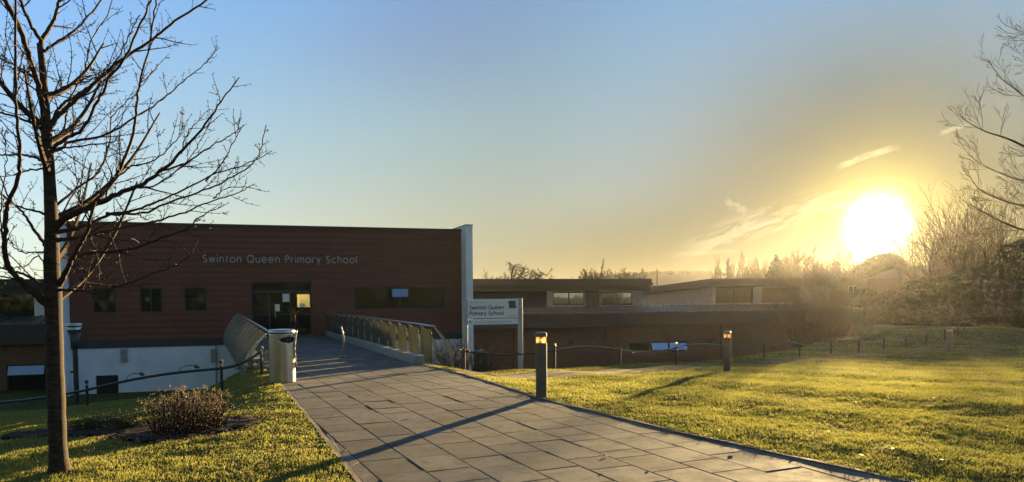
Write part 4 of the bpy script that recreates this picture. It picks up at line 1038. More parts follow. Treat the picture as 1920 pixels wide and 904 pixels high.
# ---------------------------------------------------------------- wheelie bin by the wing
wb = B(fh(901, 672, SW-.8)[0], SW-.8, -3.0)
wb_t = thing('wheelie_bin', wb, 'dark green wheelie bin with pale blue lid against the brick wing', 'bin')
zl_ = fh(901, 663, SW-.8)[1]+3.0
def WB(a, b, z): return wb+UB*a+NB*b+np.array([0, 0, z])
def WBt(a, b, z): k = .82+.18*z/zl_; return WB(a*k, b*k, z)
mb = MB(); mb.box(-.36, .36, -.36, .36, .05, zl_, WBt); build(mb, 'body', M['binplastic'], wb_t, bevel=.02)
mb = MB(); mb.add([WB(-.38, -.40, zl_+.003), WB(.38, -.40, zl_+.003), WB(.38, .40, zl_+.003), WB(-.38, .40, zl_+.003), WB(-.36, -.36, zl_+.06), WB(.36, -.36, zl_+.06), WB(.36, .40, zl_+.22), WB(-.36, .40, zl_+.22)],
                  [(3, 2, 1, 0), (4, 5, 6, 7), (0, 1, 5, 4), (1, 2, 6, 5), (2, 3, 7, 6), (3, 0, 4, 7)]); build(mb, 'lid', M['binlid'], wb_t)
for a in (-.25, .25):
    mb = MB(); mb.tube([WB(a-.03, .36, .1), WB(a+.03, .36, .1)], .1, 12); build(mb, 'wheel', M['rubber'], wb_t)

# ---------------------------------------------------------------- trees
def grow(mb, p, d, L_, r, lvl, spec, rg):
    """recursive bare branch"""
    n = spec['seg'][min(lvl, len(spec['seg'])-1)]; P = [np.array(p)]; dd = np.array(d, float); dd /= np.linalg.norm(dd)
    for i in range(n):
        dd = dd+np.array([rg.gauss(0, spec['wig']), rg.gauss(0, spec['wig']), rg.gauss(0, spec['wig'])+spec['up']])
        dd /= np.linalg.norm(dd); P.append(P[-1]+dd*L_/n)
    P = np.array(P); rad = r*(1-np.linspace(0, 1, n+1)*(.8 if lvl else .7)); rad = np.maximum(rad, spec['rmin'])
    mb.tube(P, rad, (8, 5, 4, 3, 3, 3)[min(lvl, 5)], cap=False)
    if lvl >= spec['levels']: return
    nc = spec['kids'][min(lvl, len(spec['kids'])-1)]
    for k in range(nc):
        f = spec['start']+(1-spec['start'])*(k+rg.random()*.8)/nc; f = min(f, .99); x = f*n; i = min(int(x), n-1); q = P[i]*(1-(x-i))+P[i+1]*(x-i)
        t_ = P[i+1]-P[i]; t_ /= np.linalg.norm(t_); v = np.array([rg.gauss(0, 1), rg.gauss(0, 1), rg.gauss(0, .5)]); v -= t_*(v @ t_); v /= np.linalg.norm(v)+1e-9
        an = R(rg.uniform(*spec['ang'])); nd = t_*math.cos(an)+v*math.sin(an); ll = L_*spec['ratio']*rg.uniform(.6, 1.15)*(1-.35*f)
        grow(mb, q, nd, ll, max(rad[i]*.62, spec['rmin']), lvl+1, spec, rg)
def bare_tree(base, h, label, cat, spec, seed, name='bare_tree', group=None, trunk_r=.15, stems=1, mt=None, trunk_h=.28, spread=.25, lmul=1.0):
    rg = random.Random(seed); t_ = thing(name, base, label, cat, group); mt = mt or M['twig_far']
    crown = MB(); tm = MB()
    for s_ in range(stems):
        a = 6.28*s_/max(stems, 1)+rg.random(); lean = spread*rg.uniform(.4, 1.2) if stems > 1 else spread*.1*rg.random()
        b = np.array(base)+np.array([math.cos(a)*.25*(stems > 1), math.sin(a)*.25*(stems > 1), -.2]); d = np.array([math.cos(a)*lean, math.sin(a)*lean, 1])
        hh = h*trunk_h*rg.uniform(.8, 1.1)*(1 if stems == 1 else .7); P = [b, b+d*hh*.5, b+d*hh]; tm.tube(smooth_path(P, 6), np.linspace(trunk_r, trunk_r*.8, 6), 8)
        top = P[-1]
        nlead = spec.get('leaders', 4)
        for k in range(nlead):
            aa = 6.28*k/nlead+rg.random(); sp_ = spec['lead_spread']*rg.uniform(.3, 1.1)
            if k == 0: sp_ *= .2
            grow(crown, top-d*hh*.12*rg.random()*3, np.array([math.cos(aa)*sp_+d[0]*.5, math.sin(aa)*sp_+d[1]*.5, 1]), (h-hh)*lmul*rg.uniform(.75, 1.0), trunk_r*.6, 1, spec, rg)
    build(tm, 'trunk', mt, t_, smooth=True); build(crown, 'crown', mt, t_, smooth=False)
    return t_
S_BROAD = dict(seg=[6, 7, 5, 4, 3], wig=.10, up=.05, rmin=.012, levels=4, kids=[6, 9, 6, 4], start=.2, ang=(22, 52), ratio=.52, leaders=5, lead_spread=.7)
S_POPLAR = dict(seg=[6, 8, 4, 3], wig=.05, up=.10, rmin=.036, levels=3, kids=[10, 22, 7], start=.04, ang=(14, 30), ratio=.26, leaders=3, lead_spread=.08)
S_FAR = dict(seg=[5, 6, 4, 3], wig=.10, up=.06, rmin=.032, levels=4, kids=[6, 9, 7, 4], start=.12, ang=(20, 45), ratio=.5, leaders=6, lead_spread=.55)
S_SMALL = dict(seg=[5, 6, 4, 3], wig=.10, up=.06, rmin=.012, levels=3, kids=[6, 8, 6], start=.15, ang=(20, 45), ratio=.5, leaders=5, lead_spread=.45)
S_WILLOW = dict(seg=[5, 8, 7, 5], wig=.17, up=-.05, rmin=.016, levels=4, kids=[6, 10, 7, 4], start=.15, ang=(30, 70), ratio=.62, leaders=9, lead_spread=1.5)
def far_base(px, Yy, z=-3.1): q = ray(px, 600); return np.array([q[0]/q[1]*Yy, Yy, z])
def hgt(px, pyt, Yy, z=-3.1): return at(px, pyt, Yy)[2]-z
# willow behind the right wing
bare_tree(far_base(957, 72), hgt(957, 478, 72), 'bare drooping willow rising above the flat roof beside the end wall', 'tree', S_WILLOW, 5, 'willow_tree', trunk_r=.22, trunk_h=.58, lmul=1.2)
k = 0
FARB = [(1100, 505, 130, 'small bare tree above the low roof, leftmost behind the first wing'), (1120, 497, 130, 'taller bare tree above the low roof behind the first wing'),
        (1150, 508, 140, 'small faint bare tree behind the first wing, in the middle of its row'), (1178, 499, 120, 'bushy bare tree behind the right end of the first wing roof'),
        (1200, 503, 125, 'last bare tree before the gap between the two roofs')]
for px, py, Yy, lb in FARB:
    k += 1; bare_tree(far_base(px, Yy), hgt(px, py, Yy), lb, 'tree', S_FAR, 20+k, group='bare trees behind the first wing', trunk_r=.22, trunk_h=.4)
POP = [(1338, 492, 150, 'shortest poplar at the left end of the poplar row'), (1355, 480, 150, 'second poplar from the left, close beside a taller one'), (1364, 478, 150, 'middle poplar in the tight left cluster'),
       (1373, 476, 150, 'tallest poplar in the tight left cluster'), (1386, 476, 150, 'slim poplar standing alone right of the tight cluster'), (1436, 480, 150, 'slim poplar directly left of the dark conifer')]
for px, py, Yy, lb in POP:
    k += 1; bare_tree(far_base(px, Yy), hgt(px, py, Yy), lb, 'tree', S_POPLAR, 40+k, 'poplar_tree', 'poplars behind the second wing', trunk_r=.28, trunk_h=.2)
FB2 = [(1405, 492, 150, 'low bare tree between the lone poplar and the conifer'), (1415, 489, 145, 'low bare tree just left of the slim poplar by the conifer'), (1484, 470, 110, 'thin spindly bare tree right of the conifer'),
       (1506, 484, 95, 'bare bushy tree above the second wing roof, left of chimney'), (1527, 480, 95, 'upright bare tree above the second wing, nearer the chimney'), (1548, 490, 95, 'broad low bare tree immediately left of the chimney'),
       (1578, 482, 100, 'bare tree just right of the brick chimney'), (1597, 484, 100, 'bare tree between the chimney and the glowing sun')]
for px, py, Yy, lb in FB2:
    k += 1; bare_tree(far_base(px, Yy), hgt(px, py, Yy), lb, 'tree', dict(S_FAR, rmin=.022, lead_spread=.4), 60+k, group='bare trees around the chimney', trunk_r=.16, trunk_h=.4)
# large multi stem trees right of the sun
for px, py, Yy, st, sd, lb in ((1758, 392, 78, 4, 91, 'large multi stemmed bare tree nearest the sun, above the house roof'), (1815, 368, 76, 5, 95, 'widest multi stemmed bare tree with fanned branches right of the sun'),
                              (1860, 388, 74, 4, 97, 'multi stemmed bare tree rising behind the big evergreen at right')):
    bare_tree(far_base(px, Yy, -2.6), hgt(px, py, Yy, -2.6), lb, 'tree', dict(S_BROAD, levels=3, leaders=5, lead_spread=.70, ang=(16, 38), rmin=.013, kids=[5, 8, 6, 4], up=.035, ratio=.52), sd, group='multi stemmed bare trees by the house', trunk_r=.26, stems=st, trunk_h=.30, spread=.30)

# foliage masses from leaf sized faces over lumpy volumes
def foliage(base, lobes, n, size, name, label, cat, mt, seed, kind=None, trunk=None, group=None):
    rs = np.random.RandomState(seed); V = []
    vol = np.array([l[3]*l[4]*l[5] for l in lobes])**.67; cnt = (n*vol/vol.sum()).astype(int)
    for (cx, cy, cz, rx, ry, rz), m_ in zip(lobes, cnt):
        d = rs.normal(size=(m_, 3)); d /= np.linalg.norm(d, axis=1)[:, None]
        cl = rs.normal(size=(26, 3)); cl /= np.linalg.norm(cl, axis=1)[:, None]
        bump = np.max(d @ cl.T, axis=1); rad = (1-.32*rs.rand(m_)**1.8)*(.80+.26*(bump-.7)/.3)
        c = np.array([cx, cy, cz])+d*rad[:, None]*np.array([rx, ry, rz])
        u_ = rs.normal(size=(m_, 3)); u_ /= np.linalg.norm(u_, axis=1)[:, None]; w_ = np.cross(u_, rs.normal(size=(m_, 3))); w_ /= np.linalg.norm(w_, axis=1)[:, None]
        s_ = size*rs.uniform(.6, 1.4, m_)[:, None]
        V.append(np.stack([c-u_*s_, c+w_*s_*.5, c+u_*s_, c-w_*s_*.5], 1))
    V = np.concatenate(V).reshape(-1, 3); m_ = len(V)//4; t_ = thing(name, base, label, cat, group)
    o = _mesh(bpy.data.meshes.new('foliage'), V-wloc(t_), np.full(m_, 4, np.int32), np.arange(4*m_, dtype=np.int32), 'foliage', mt, t_)
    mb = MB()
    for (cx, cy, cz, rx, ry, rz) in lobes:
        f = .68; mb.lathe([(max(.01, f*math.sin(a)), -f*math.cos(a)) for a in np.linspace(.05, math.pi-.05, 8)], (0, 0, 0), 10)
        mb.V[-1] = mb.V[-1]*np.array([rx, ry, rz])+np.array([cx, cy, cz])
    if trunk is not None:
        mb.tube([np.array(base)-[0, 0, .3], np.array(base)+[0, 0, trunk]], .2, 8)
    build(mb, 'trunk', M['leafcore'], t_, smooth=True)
    return t_
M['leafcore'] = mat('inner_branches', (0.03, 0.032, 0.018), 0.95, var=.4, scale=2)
# dark conifer
Yc = 120; cb = far_base(1454, Yc); hc = hgt(1454, 483, Yc)
lob = []
for i in range(8):
    f = i/7; r_ = 2.35*(1-f)**.75+.25; lob.append((cb[0], cb[1], cb[2]+hc*(.36+.60*f), r_, r_, hc*.09))
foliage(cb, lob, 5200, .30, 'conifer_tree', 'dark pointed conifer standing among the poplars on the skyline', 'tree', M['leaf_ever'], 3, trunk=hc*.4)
# evergreen mound below the sun
Ym = 105; mbz = far_base(1655, Ym)
def lobe_px(px, py, Yy, rx, rz, ry=None): c = at(px, py, Yy); return (c[0], c[1], c[2], rx/1387*Yy, (ry or rx)/1387*Yy, rz/1387*Yy)
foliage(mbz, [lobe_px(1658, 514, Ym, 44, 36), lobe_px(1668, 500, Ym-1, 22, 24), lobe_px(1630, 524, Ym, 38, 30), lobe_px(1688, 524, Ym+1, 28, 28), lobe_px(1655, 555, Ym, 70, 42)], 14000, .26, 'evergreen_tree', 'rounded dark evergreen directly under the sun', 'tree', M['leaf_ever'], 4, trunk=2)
# big evergreens at right edge
Ye = 47; eb = far_base(1890, Ye, -1.8)
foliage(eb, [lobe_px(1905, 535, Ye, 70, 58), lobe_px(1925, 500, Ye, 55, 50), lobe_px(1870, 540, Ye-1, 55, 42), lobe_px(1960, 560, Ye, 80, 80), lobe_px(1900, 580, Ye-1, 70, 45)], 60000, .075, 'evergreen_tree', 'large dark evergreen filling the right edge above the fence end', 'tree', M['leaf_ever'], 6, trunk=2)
Ye = 72
foliage(far_base(1810, Ye, -2.2), [lobe_px(1808, 545, Ye, 45, 42), lobe_px(1780, 558, Ye, 40, 36), lobe_px(1835, 535, Ye, 42, 42), lobe_px(1805, 590, Ye-1, 62, 32)], 45000, .075, 'evergreen_shrub', 'tall evergreen shrub between the house and the big right evergreen', 'shrub', M['leaf_ever'], 8, trunk=1)
Ye = 64
foliage(far_base(1735, Ye, -2.6), [lobe_px(x_, (572 if x_ > 1690 else 588)+4*math.sin(x_), Ye, 34, (52 if x_ > 1690 else 34)+5*math.sin(x_*.7), 18) for x_ in range(1640, 1900, 24)], 40000, .09, 'garden_hedge', 'long dark garden hedge in front of the houses, right of the school', 'hedge', M['leaf_ever'], 9, trunk=1)
Ye = 70
foliage(far_base(1580, Ye, -3.0), [lobe_px(x_, 572+4*math.sin(x_), Ye, 30, 26+4*math.sin(x_*.7), 16) for x_ in range(1500, 1640, 24)], 26000, .09, 'garden_hedge', 'overgrown hedge behind the end of the second school block', 'hedge', M['leaf_ever'], 10, trunk=1)
# bare bush in front of the second block, and one beneath the right parapet
bare_tree(ground_at(1520, 40)*[1, 1, 0]+[0, 0, -3.0], hgt(1520, 512, 40, -3.0), 'bare thicket of upright twigs in front of the second school block', 'bush', dict(S_SMALL, rmin=.007, lead_spread=.55, kids=[6, 8, 5]), 201, 'bare_bush', trunk_r=.04, stems=9, trunk_h=.15, spread=.35)
bare_tree(ground_at(1560, 43)*[1, 1, 0]+[0, 0, -3.0], hgt(1560, 545, 43, -3.0), 'lower bare thicket right of the second school block', 'bush', dict(S_SMALL, rmin=.007, lead_spread=.6, kids=[6, 8, 5]), 203, 'bare_bush', trunk_r=.035, stems=8, trunk_h=.12, spread=.4)
sb_ = np.array([-1.35, 19.7, -.9]); sb_[2] = gzf(sb_[0], sb_[1])
bare_tree(sb_, at(845, 625, 19.7)[2]-sb_[2], 'leafless shrub beside the sign, below the parapet end', 'bush', dict(S_SMALL, rmin=.0035, lead_spread=.7, kids=[5, 7, 4], levels=3), 205, 'bare_bush', trunk_r=.015, stems=9, trunk_h=.2, spread=.5, mt=M['twig'])

# dry hydrangea like bush on the left lawn
hb = ground_at(343, 9.05); th_ = thing('dry_bush', hb, 'brown dried flower bush full of seed heads on the left soil bed', 'bush')
mb = MB(); lv = MB(); rg = random.Random(5)
for i in range(310):
    a = rg.uniform(0, 6.28); rr = .42*math.sqrt(rg.random()); b = hb+np.array([rr*math.cos(a), rr*math.sin(a)*.7, 0])
    ht = rg.uniform(.34, .58)*(1-.25*(rr/.42)**2); e = b+np.array([math.cos(a)*rr*.28+rg.gauss(0, .05), math.sin(a)*rr*.2+rg.gauss(0, .05), ht]); mdl = (b+e)/2+np.array([rg.gauss(0, .03), rg.gauss(0, .03), 0])
    P = smooth_path([b-[0, 0, .03], mdl, e], 6); mb.tube(P, np.linspace(.0045, .002, 6), 4, cap=False)
    for q in range(rg.randint(4, 10)):
        f = rg.uniform(.22, 1.0); c = P[min(5, int(f*5))]+np.array([rg.gauss(0, .028)]*1+[rg.gauss(0, .028), rg.gauss(0, .03)]); s_ = rg.uniform(.007, .016)
        u_ = np.array([rg.gauss(0, 1) for _ in range(3)]); u_ /= np.linalg.norm(u_); w_ = np.cross(u_, [rg.gauss(0, 1) for _ in range(3)]); w_ /= np.linalg.norm(w_)
        lv.add([c-u_*s_, c+w_*s_*.5+u_*s_*.1, c+u_*s_, c-w_*s_*.45], [(0, 1, 2, 3)])
    if rg.random() < .75:
        for q in range(9):
            c = e+np.array([rg.gauss(0, .014), rg.gauss(0, .014), rg.gauss(0, .012)]); s_ = .008
            u_ = np.array([rg.gauss(0, 1) for _ in range(3)]); u_ /= np.linalg.norm(u_); w_ = np.cross(u_, [rg.gauss(0, 1) for _ in range(3)]); w_ /= np.linalg.norm(w_)
            lv.add([c-u_*s_, c+w_*s_*.6, c+u_*s_, c-w_*s_*.6], [(0, 1, 2, 3)])
build(mb, 'stems', M['twig'], th_); build(lv, 'dry_leaves', M['leaf_dry'], th_)
# low straggly shrubs on the rest of the bed
for j, (px, Yy, w_, h_, lb) in enumerate(((235, 9.7, .34, .22, 'low dark straggly shrub just left of the brown bush'), (190, 9.9, .40, .24, 'low green shrub in the middle of the soil bed'), (150, 9.7, .34, .15, 'lowest dark shrub beside the foreground tree trunk'))):
    b = ground_at(px, Yy); t_ = thing('low_shrub', b, lb, 'shrub', 'low shrubs on the soil bed'); mb = MB(); lv = MB()
    for i in range(90):
        a = rg.uniform(0, 6.28); rr = w_*math.sqrt(rg.random()); e = b+np.array([rr*math.cos(a), rr*math.sin(a)*.7, h_*rg.uniform(.5, 1.2)*(1-.4*rr/w_)]); P = smooth_path([b+np.array([rr*.3*math.cos(a), rr*.2*math.sin(a), -.02]), (b+e)/2+[0, 0, .03], e], 5)
        mb.tube(P, .002, 3, cap=False)
        for q in range(9):
            c = P[rg.randint(2, 4)]+np.array([rg.gauss(0, .02), rg.gauss(0, .02), rg.gauss(0, .02)]); s_ = rg.uniform(.008, .02); u_ = np.array([rg.gauss(0, 1) for _ in range(3)]); u_ /= np.linalg.norm(u_); w2_ = np.cross(u_, [rg.gauss(0, 1) for _ in range(3)]); w2_ /= np.linalg.norm(w2_)
            lv.add([c-u_*s_, c+w2_*s_*.4, c+u_*s_, c-w2_*s_*.4], [(0, 1, 2, 3)])
    build(mb, 'stems', M['twig'], t_); build(lv, 'leaves', M['leaf_low'], t_)

# ---------------------------------------------------------------- foreground tree, limbs traced from the photograph and given depth
DT = 7.0; tb_ = atz(112, 880, 0.0); DT = float(tb_[1]); tb_[2] = gzf(tb_[0], tb_[1])
ft = thing('bare_tree', tb_, 'large bare foreground tree with sunlit trunk edge at left', 'tree')
rg = random.Random(77); tr = MB(); cr = MB(); HV = []
pxm = DT/FPX
def limb(pts, r0, r1, dz=0.0, curve=0.0, ext=0.0, sides=7, twigs=True, dens=1.0, store=None):
    """pts: photo pixels root to tip; dz: how far the tip swings towards (-) or away (+) from the camera"""
    Q = []; n = len(pts)
    L0 = [0.0]
    for a, b in zip(pts[:-1], pts[1:]): L0.append(L0[-1]+math.hypot(b[0]-a[0], b[1]-a[1]))
    for (x, y), l in zip(pts, L0):
        f = l/L0[-1]; Yd = DT+dz*f**1.1+curve*math.sin(f*math.pi); Q.append(at(x, y, Yd))
    if ext:
        d = Q[-1]-Q[-2]; d /= np.linalg.norm(d); Q.append(Q[-1]+d*ext)
    m_ = max(6, 5*len(Q)); P = smooth_path(Q, m_)
    wob = np.array([[rg.gauss(0, 1) for _ in range(3)] for _ in range(m_)])*.0045; wob[0] = 0; P = P+wob
    rad = .86*(r0+(r1-r0)*np.linspace(0, 1, m_)**.5)
    (store or cr).tube(P, rad, sides, cap=True)
    if twigs:
        L_ = np.linalg.norm(np.diff(P, axis=0), axis=1).sum(); cnt = int(L_*9*dens); 
        for k in range(cnt):
            f = .12+.88*(k+rg.random())/cnt; x = min(f, .995)*(m_-1); i = min(int(x), m_-2); q = P[i]*(1-(x-i))+P[i+1]*(x-i)
            t_ = P[i+1]-P[i]; t_ /= np.linalg.norm(t_); v = np.array([rg.gauss(0, 1), rg.gauss(0, .8), rg.gauss(.25, .8)]); v -= t_*(v @ t_); v /= np.linalg.norm(v)+1e-9
            an = R(rg.uniform(28, 58)); d = t_*math.cos(an)+v*math.sin(an)
            big = rg.random() < .34; shoot(q, d, rg.uniform(.28, .72)*(1-.72*f) if big else rg.uniform(.04, .20), rad[i]*.5 if big else .0028, 0 if big else 1)
    return P
def bud(q, d):
    cr.tube([q, q+d*.012, q+d*.022], [.0022, .0030, .0012], 3, cap=False)
def shoot(q, d, L_, r, lvl):
    n = max(3, int(L_/.05)); P = [q]; dd = np.array(d)
    for i in range(n):
        dd = dd+np.array([rg.gauss(0, .09), rg.gauss(0, .09), rg.gauss(0, .09)+.035]); dd /= np.linalg.norm(dd); P.append(P[-1]+dd*L_/n)
    r = min(max(r, .0028), .008); P = np.array(P); cr.tube(P, np.linspace(r, .0018, n+1), 4 if lvl == 0 else 3, cap=False)
    for i in range(1, n+1):
        v = np.array([rg.gauss(0, 1), rg.gauss(0, 1), rg.gauss(0, 1)]); v /= np.linalg.norm(v); bud(P[i], v)
    if lvl == 0:
        for k in range(int(L_*9)):
            f = .15+.8*rg.random(); i = min(int(f*n), n-1); t_ = P[i+1]-P[i]; t_ /= np.linalg.norm(t_); v = np.array([rg.gauss(0, 1), rg.gauss(0, .8), rg.gauss(.2, .8)]); v -= t_*(v @ t_); v /= np.linalg.norm(v)+1e-9
            shoot(P[i], t_*.75+v*.65, rg.uniform(.05, .26)*(1.1-f), .0026, 1)
# trunk: (x, y, width px)
TRK = [(113, 905, 66), (112, 885, 54), (110, 862, 44), (108, 830, 42), (106, 760, 41), (103, 680, 40), (101, 600, 39), (99, 545, 41), (97, 500, 36), (97, 450, 33), (96, 400, 30), (93, 340, 27), (90, 290, 27), (87, 245, 24), (85, 190, 18), (80, 130, 16), (75, 82, 15)]
# resample evenly
Pt = [at(x, y, DT) for x, y, w in TRK]; Pt[0][2] = tb_[2]-.15; rt = [w*pxm/2*.74 for _, _, w in TRK]
cum = np.concatenate([[0], np.cumsum(np.linalg.norm(np.diff(np.array(Pt), axis=0), axis=1))]); un = np.linspace(0, cum[-1], 60)
Pr = np.stack([np.interp(un, cum, np.array(Pt)[:, i]) for i in range(3)], 1); rr_ = np.interp(un, cum, rt)
rr_ = rr_*(1+np.array([rg.gauss(0, .015) for _ in range(60)])); tr.tube(Pr, rr_, 20)
k_ = pxm/2
L = limb
L([(78, 84), (58, 45), (38, 5), (30, -25)], 9*k_, 5*k_, -.3, ext=.5); L([(77, 80), (98, 42), (112, 2), (118, -30)], 11*k_, 5*k_, .3, ext=.6)
L([(84, 96), (110, 78), (150, 48), (186, 6), (205, -30)], 8*k_, 3*k_, .5, ext=.4)
L([(86, 235), (78, 190), (68, 150), (52, 100), (34, 45), (10, 2), (-10, -30)], 15*k_, 8*k_, -.5, ext=.4)
L([(93, 246), (104, 222), (135, 194), (186, 150), (223, 116), (279, 79), (325, 42), (390, 0), (430, -30)], 15*k_, 3.5*k_, .9, ext=.3)
L([(95, 240), (112, 200), (140, 182), (186, 152)], 9*k_, 5*k_, .3, twigs=False)
L([(96, 282), (120, 262), (153, 243), (181, 195), (204, 149), (232, 112), (260, 56), (283, 0), (292, -40)], 10*k_, 3*k_, -.7, ext=.3)
L([(97, 284), (139, 265), (200, 252), (245, 226), (300, 190), (340, 155), (372, 130), (411, 91)], 9*k_, 1.8*k_, 1.1)
L([(98, 286), (130, 276), (200, 268), (230, 262)], 6*k_, 1.8*k_, -.9)
L([(100, 428), (125, 408), (172, 386), (215, 366), (260, 348), (302, 320), (344, 283), (386, 232), (418, 186), (448, 144)], 22*k_, 1.8*k_, -.8)
L([(172, 386), (209, 344), (232, 300), (250, 250), (256, 209), (262, 153), (279, 93), (290, 20), (296, -30)], 11*k_, 3*k_, .9, ext=.3)
L([(105, 436), (150, 428), (200, 405), (260, 392), (325, 366), (395, 330), (460, 308), (510, 283)], 12*k_, 1.8*k_, .8)
L([(200, 400), (262, 400), (330, 375), (392, 352), (440, 330), (480, 300), (500, 235)], 7*k_, 1.8*k_, -.9)
L([(300, 322), (350, 305), (400, 272), (436, 252), (452, 240)], 6*k_, 1.8*k_, .5)
L([(106, 452), (150, 445), (215, 430), (280, 418), (340, 400), (400, 376), (450, 360), (478, 344)], 11*k_, 1.8*k_, 1.0)
L([(112, 534), (124, 508), (138, 482), (152, 455), (165, 432), (172, 400), (180, 378)], 16*k_, 5*k_, -.6)
L([(136, 486), (170, 474), (240, 468), (290, 452), (345, 432), (372, 408), (404, 392)], 10*k_, 1.8*k_, -.9)
L([(112, 544), (150, 545), (185, 549), (215, 538), (250, 528), (300, 508), (345, 488), (372, 450)], 7*k_, 1.6*k_, -.8, dens=.7)
L([(165, 432), (180, 470), (186, 505), (187, 530)], 3*k_, 1.5*k_, -.9, dens=.5); L([(205, 438), (220, 470), (226, 500), (236, 530)], 3*k_, 1.5*k_, -.9, dens=.5)
L([(90, 572), (66, 552), (44, 532), (22, 508), (10, 480), (9, 430), (14, 385), (30, 345), (37, 305), (35, 256), (29, 186), (30, 93), (28, 0), (28, -30)], 19*k_, 3*k_, -.9, curve=-.3, ext=.3)
L([(84, 538), (60, 522), (30, 510), (0, 503), (-40, 498)], 9*k_, 3*k_, .6, ext=.3)
L([(84, 460), (60, 425), (40, 395), (10, 370), (-30, 350)], 9*k_, 3*k_, .7, ext=.3); L([(84, 402), (50, 392), (20, 384), (-30, 380)], 6*k_, 2*k_, -.7, ext=.2)
L([(86, 470), (60, 474), (36, 470), (16, 448)], 5*k_, 1.8*k_, .6)
L([(86, 500), (72, 480), (50, 498), (32, 500), (24, 510)], 4*k_, 1.8*k_, -.5)
L([(80, 243), (60, 232), (37, 222), (0, 211), (-40, 205)], 8*k_, 3*k_, -.6, ext=.3); L([(82, 304), (66, 296), (42, 290), (0, 290), (-40, 286)], 7*k_, 3*k_, .7, ext=.3)
L([(78, 168), (60, 142), (38, 128), (0, 110), (-40, 98)], 7*k_, 2.5*k_, .6, ext=.2); L([(84, 318), (50, 320), (20, 330), (-20, 330)], 5*k_, 2*k_, -.6)
L([(90, 265), (120, 240), (128, 190), (160, 130), (170, 80), (205, 20), (215, -20)], 6*k_, 2*k_, .9, ext=.2)
L([(92, 175), (130, 160), (170, 150), (215, 118), (240, 70), (262, 30)], 5*k_, 2*k_, -.8)
L([(99, 390), (150, 350), (188, 318), (205, 270), (212, 215), (250, 180), (290, 130)], 7*k_, 2*k_, 1.1)
L([(340, 288), (352, 250), (370, 230), (392, 205)], 4*k_, 1.6*k_, .4); L([(386, 340), (420, 300), (436, 270), (452, 240)], 4*k_, 1.6*k_, -.4)
L([(260, 352), (300, 345), (352, 300), (380, 255), (398, 220)], 5*k_, 1.6*k_, .6)
L([(400, 372), (430, 352), (470, 352), (452, 378)][:3], 4*k_, 1.6*k_, .4)
L([(188, 362), (240, 318), (292, 300), (330, 262), (345, 232)], 5*k_, 1.6*k_, -.6)
L([(104, 420), (132, 372), (150, 338), (160, 300), (176, 262)], 5*k_, 1.6*k_, .8)
L([(60, 60), (40, 110), (34, 150)][::-1], 4*k_, 1.6*k_, .4); L([(20, 505), (4, 440), (2, 380), (12, 300), (5, 240)], 5*k_, 1.6*k_, -.3)
# further limbs behind and towards the viewer so the crown is round from every side
for a_, z_, l_ in ((80, 1.55, 1.5), (100, 1.9, 1.3), (60, 2.3, 1.4), (125, 2.6, 1.2), (85, 3.0, 1.1), (-70, 2.7, .9), (-110, 3.1, .9), (70, 3.4, .8)):
    i_ = int(np.argmin(abs(Pr[:, 2]-z_))); q = Pr[i_]; an = R(a_); d = np.array([math.cos(an)*.8, math.sin(an)*.8, .5])
    pts3 = [q, q+d*l_*.35, q+d*l_*.7+[0, 0, .12*l_], q+d*l_+[0, 0, .35*l_]]; P = smooth_path(pts3, 16); cr.tube(P, np.linspace(.03, .008, 16), 6)
    for k in range(16):
        i = rg.randint(2, 14); t_ = P[i+1]-P[i]; t_ /= np.linalg.norm(t_); v = np.array([rg.gauss(0, 1), rg.gauss(0, 1), rg.gauss(0, 1)]); v -= t_*(v @ t_); v /= np.linalg.norm(v); shoot(P[i], t_*.7+v*.7, rg.uniform(.1, .6), .006, 0)
build(tr, 'trunk', M['bark'], ft, smooth=True); build(cr, 'crown', M['twig'], ft, smooth=False)
print('tree verts', cr.n)

# ---------------------------------------------------------------- tree leaning in from the right edge
DR = 17.0
rb = far_base(2120, DR, 0); rb[2] = gzf(rb[0], rb[1])
rt_ = thing('bare_tree', rb, 'bare tree at the right edge whose long thin branches reach into the sky', 'tree')
tr = MB(); cr2 = MB(); tops = at(2110, 60, DR)
Pq = smooth_path([rb-[0, 0, .2], rb+[.05, 0, 2.0], at(2112, 330, DR), at(2105, 150, DR), at(2120, -60, DR)], 20); tr.tube(Pq, np.linspace(.26, .09, 20), 12)
def rlimb(pts, r0, dz, seed, dens=1.0, sub=.80):
    rg2 = random.Random(seed); n = len(pts); Q = [at(x+4, y, DR+dz*(k/(n-1))) for k, (x, y) in enumerate(pts)]; P = smooth_path(Q, 22)
    cr2.tube(P, np.linspace(r0, .006, 22), 6)
    spec = dict(seg=[6, 8, 6, 4], wig=.07, up=.055, rmin=.0038, levels=3, kids=[0, 3, 3], start=.25, ang=(20, 42), ratio=.62)
    for k in range(int(15*dens)):
        i = rg2.randint(4, 20); t_ = P[i+1]-P[i]; t_ /= np.linalg.norm(t_); v = np.array([rg2.gauss(0, 1), rg2.gauss(0, 1), rg2.gauss(.3, .8)]); v -= t_*(v @ t_); v /= np.linalg.norm(v); a = R(rg2.uniform(22, 48))
        grow(cr2, P[i], t_*math.cos(a)+v*math.sin(a), sub*rg2.uniform(.5, 1.2), max(.006, r0*.35*(1-i/24)), 1, spec, rg2)
rlimb([(2105, 420), (2010, 455), (1940, 440), (1880, 418), (1836, 395), (1800, 375)], .05, 1.0, 301, .9)
rlimb([(2105, 300), (2010, 300), (1950, 290), (1890, 262), (1840, 245), (1800, 222)], .045, -1.2, 302, 1.1)
rlimb([(2110, 345), (2020, 350), (1960, 345), (1900, 335), (1850, 315), (1810, 290)], .04, 1.6, 303, 1.0)
rlimb([(2110, 380), (2020, 395), (1950, 392), (1890, 380), (1840, 360), (1820, 340)], .035, -.6, 304, 1.0)
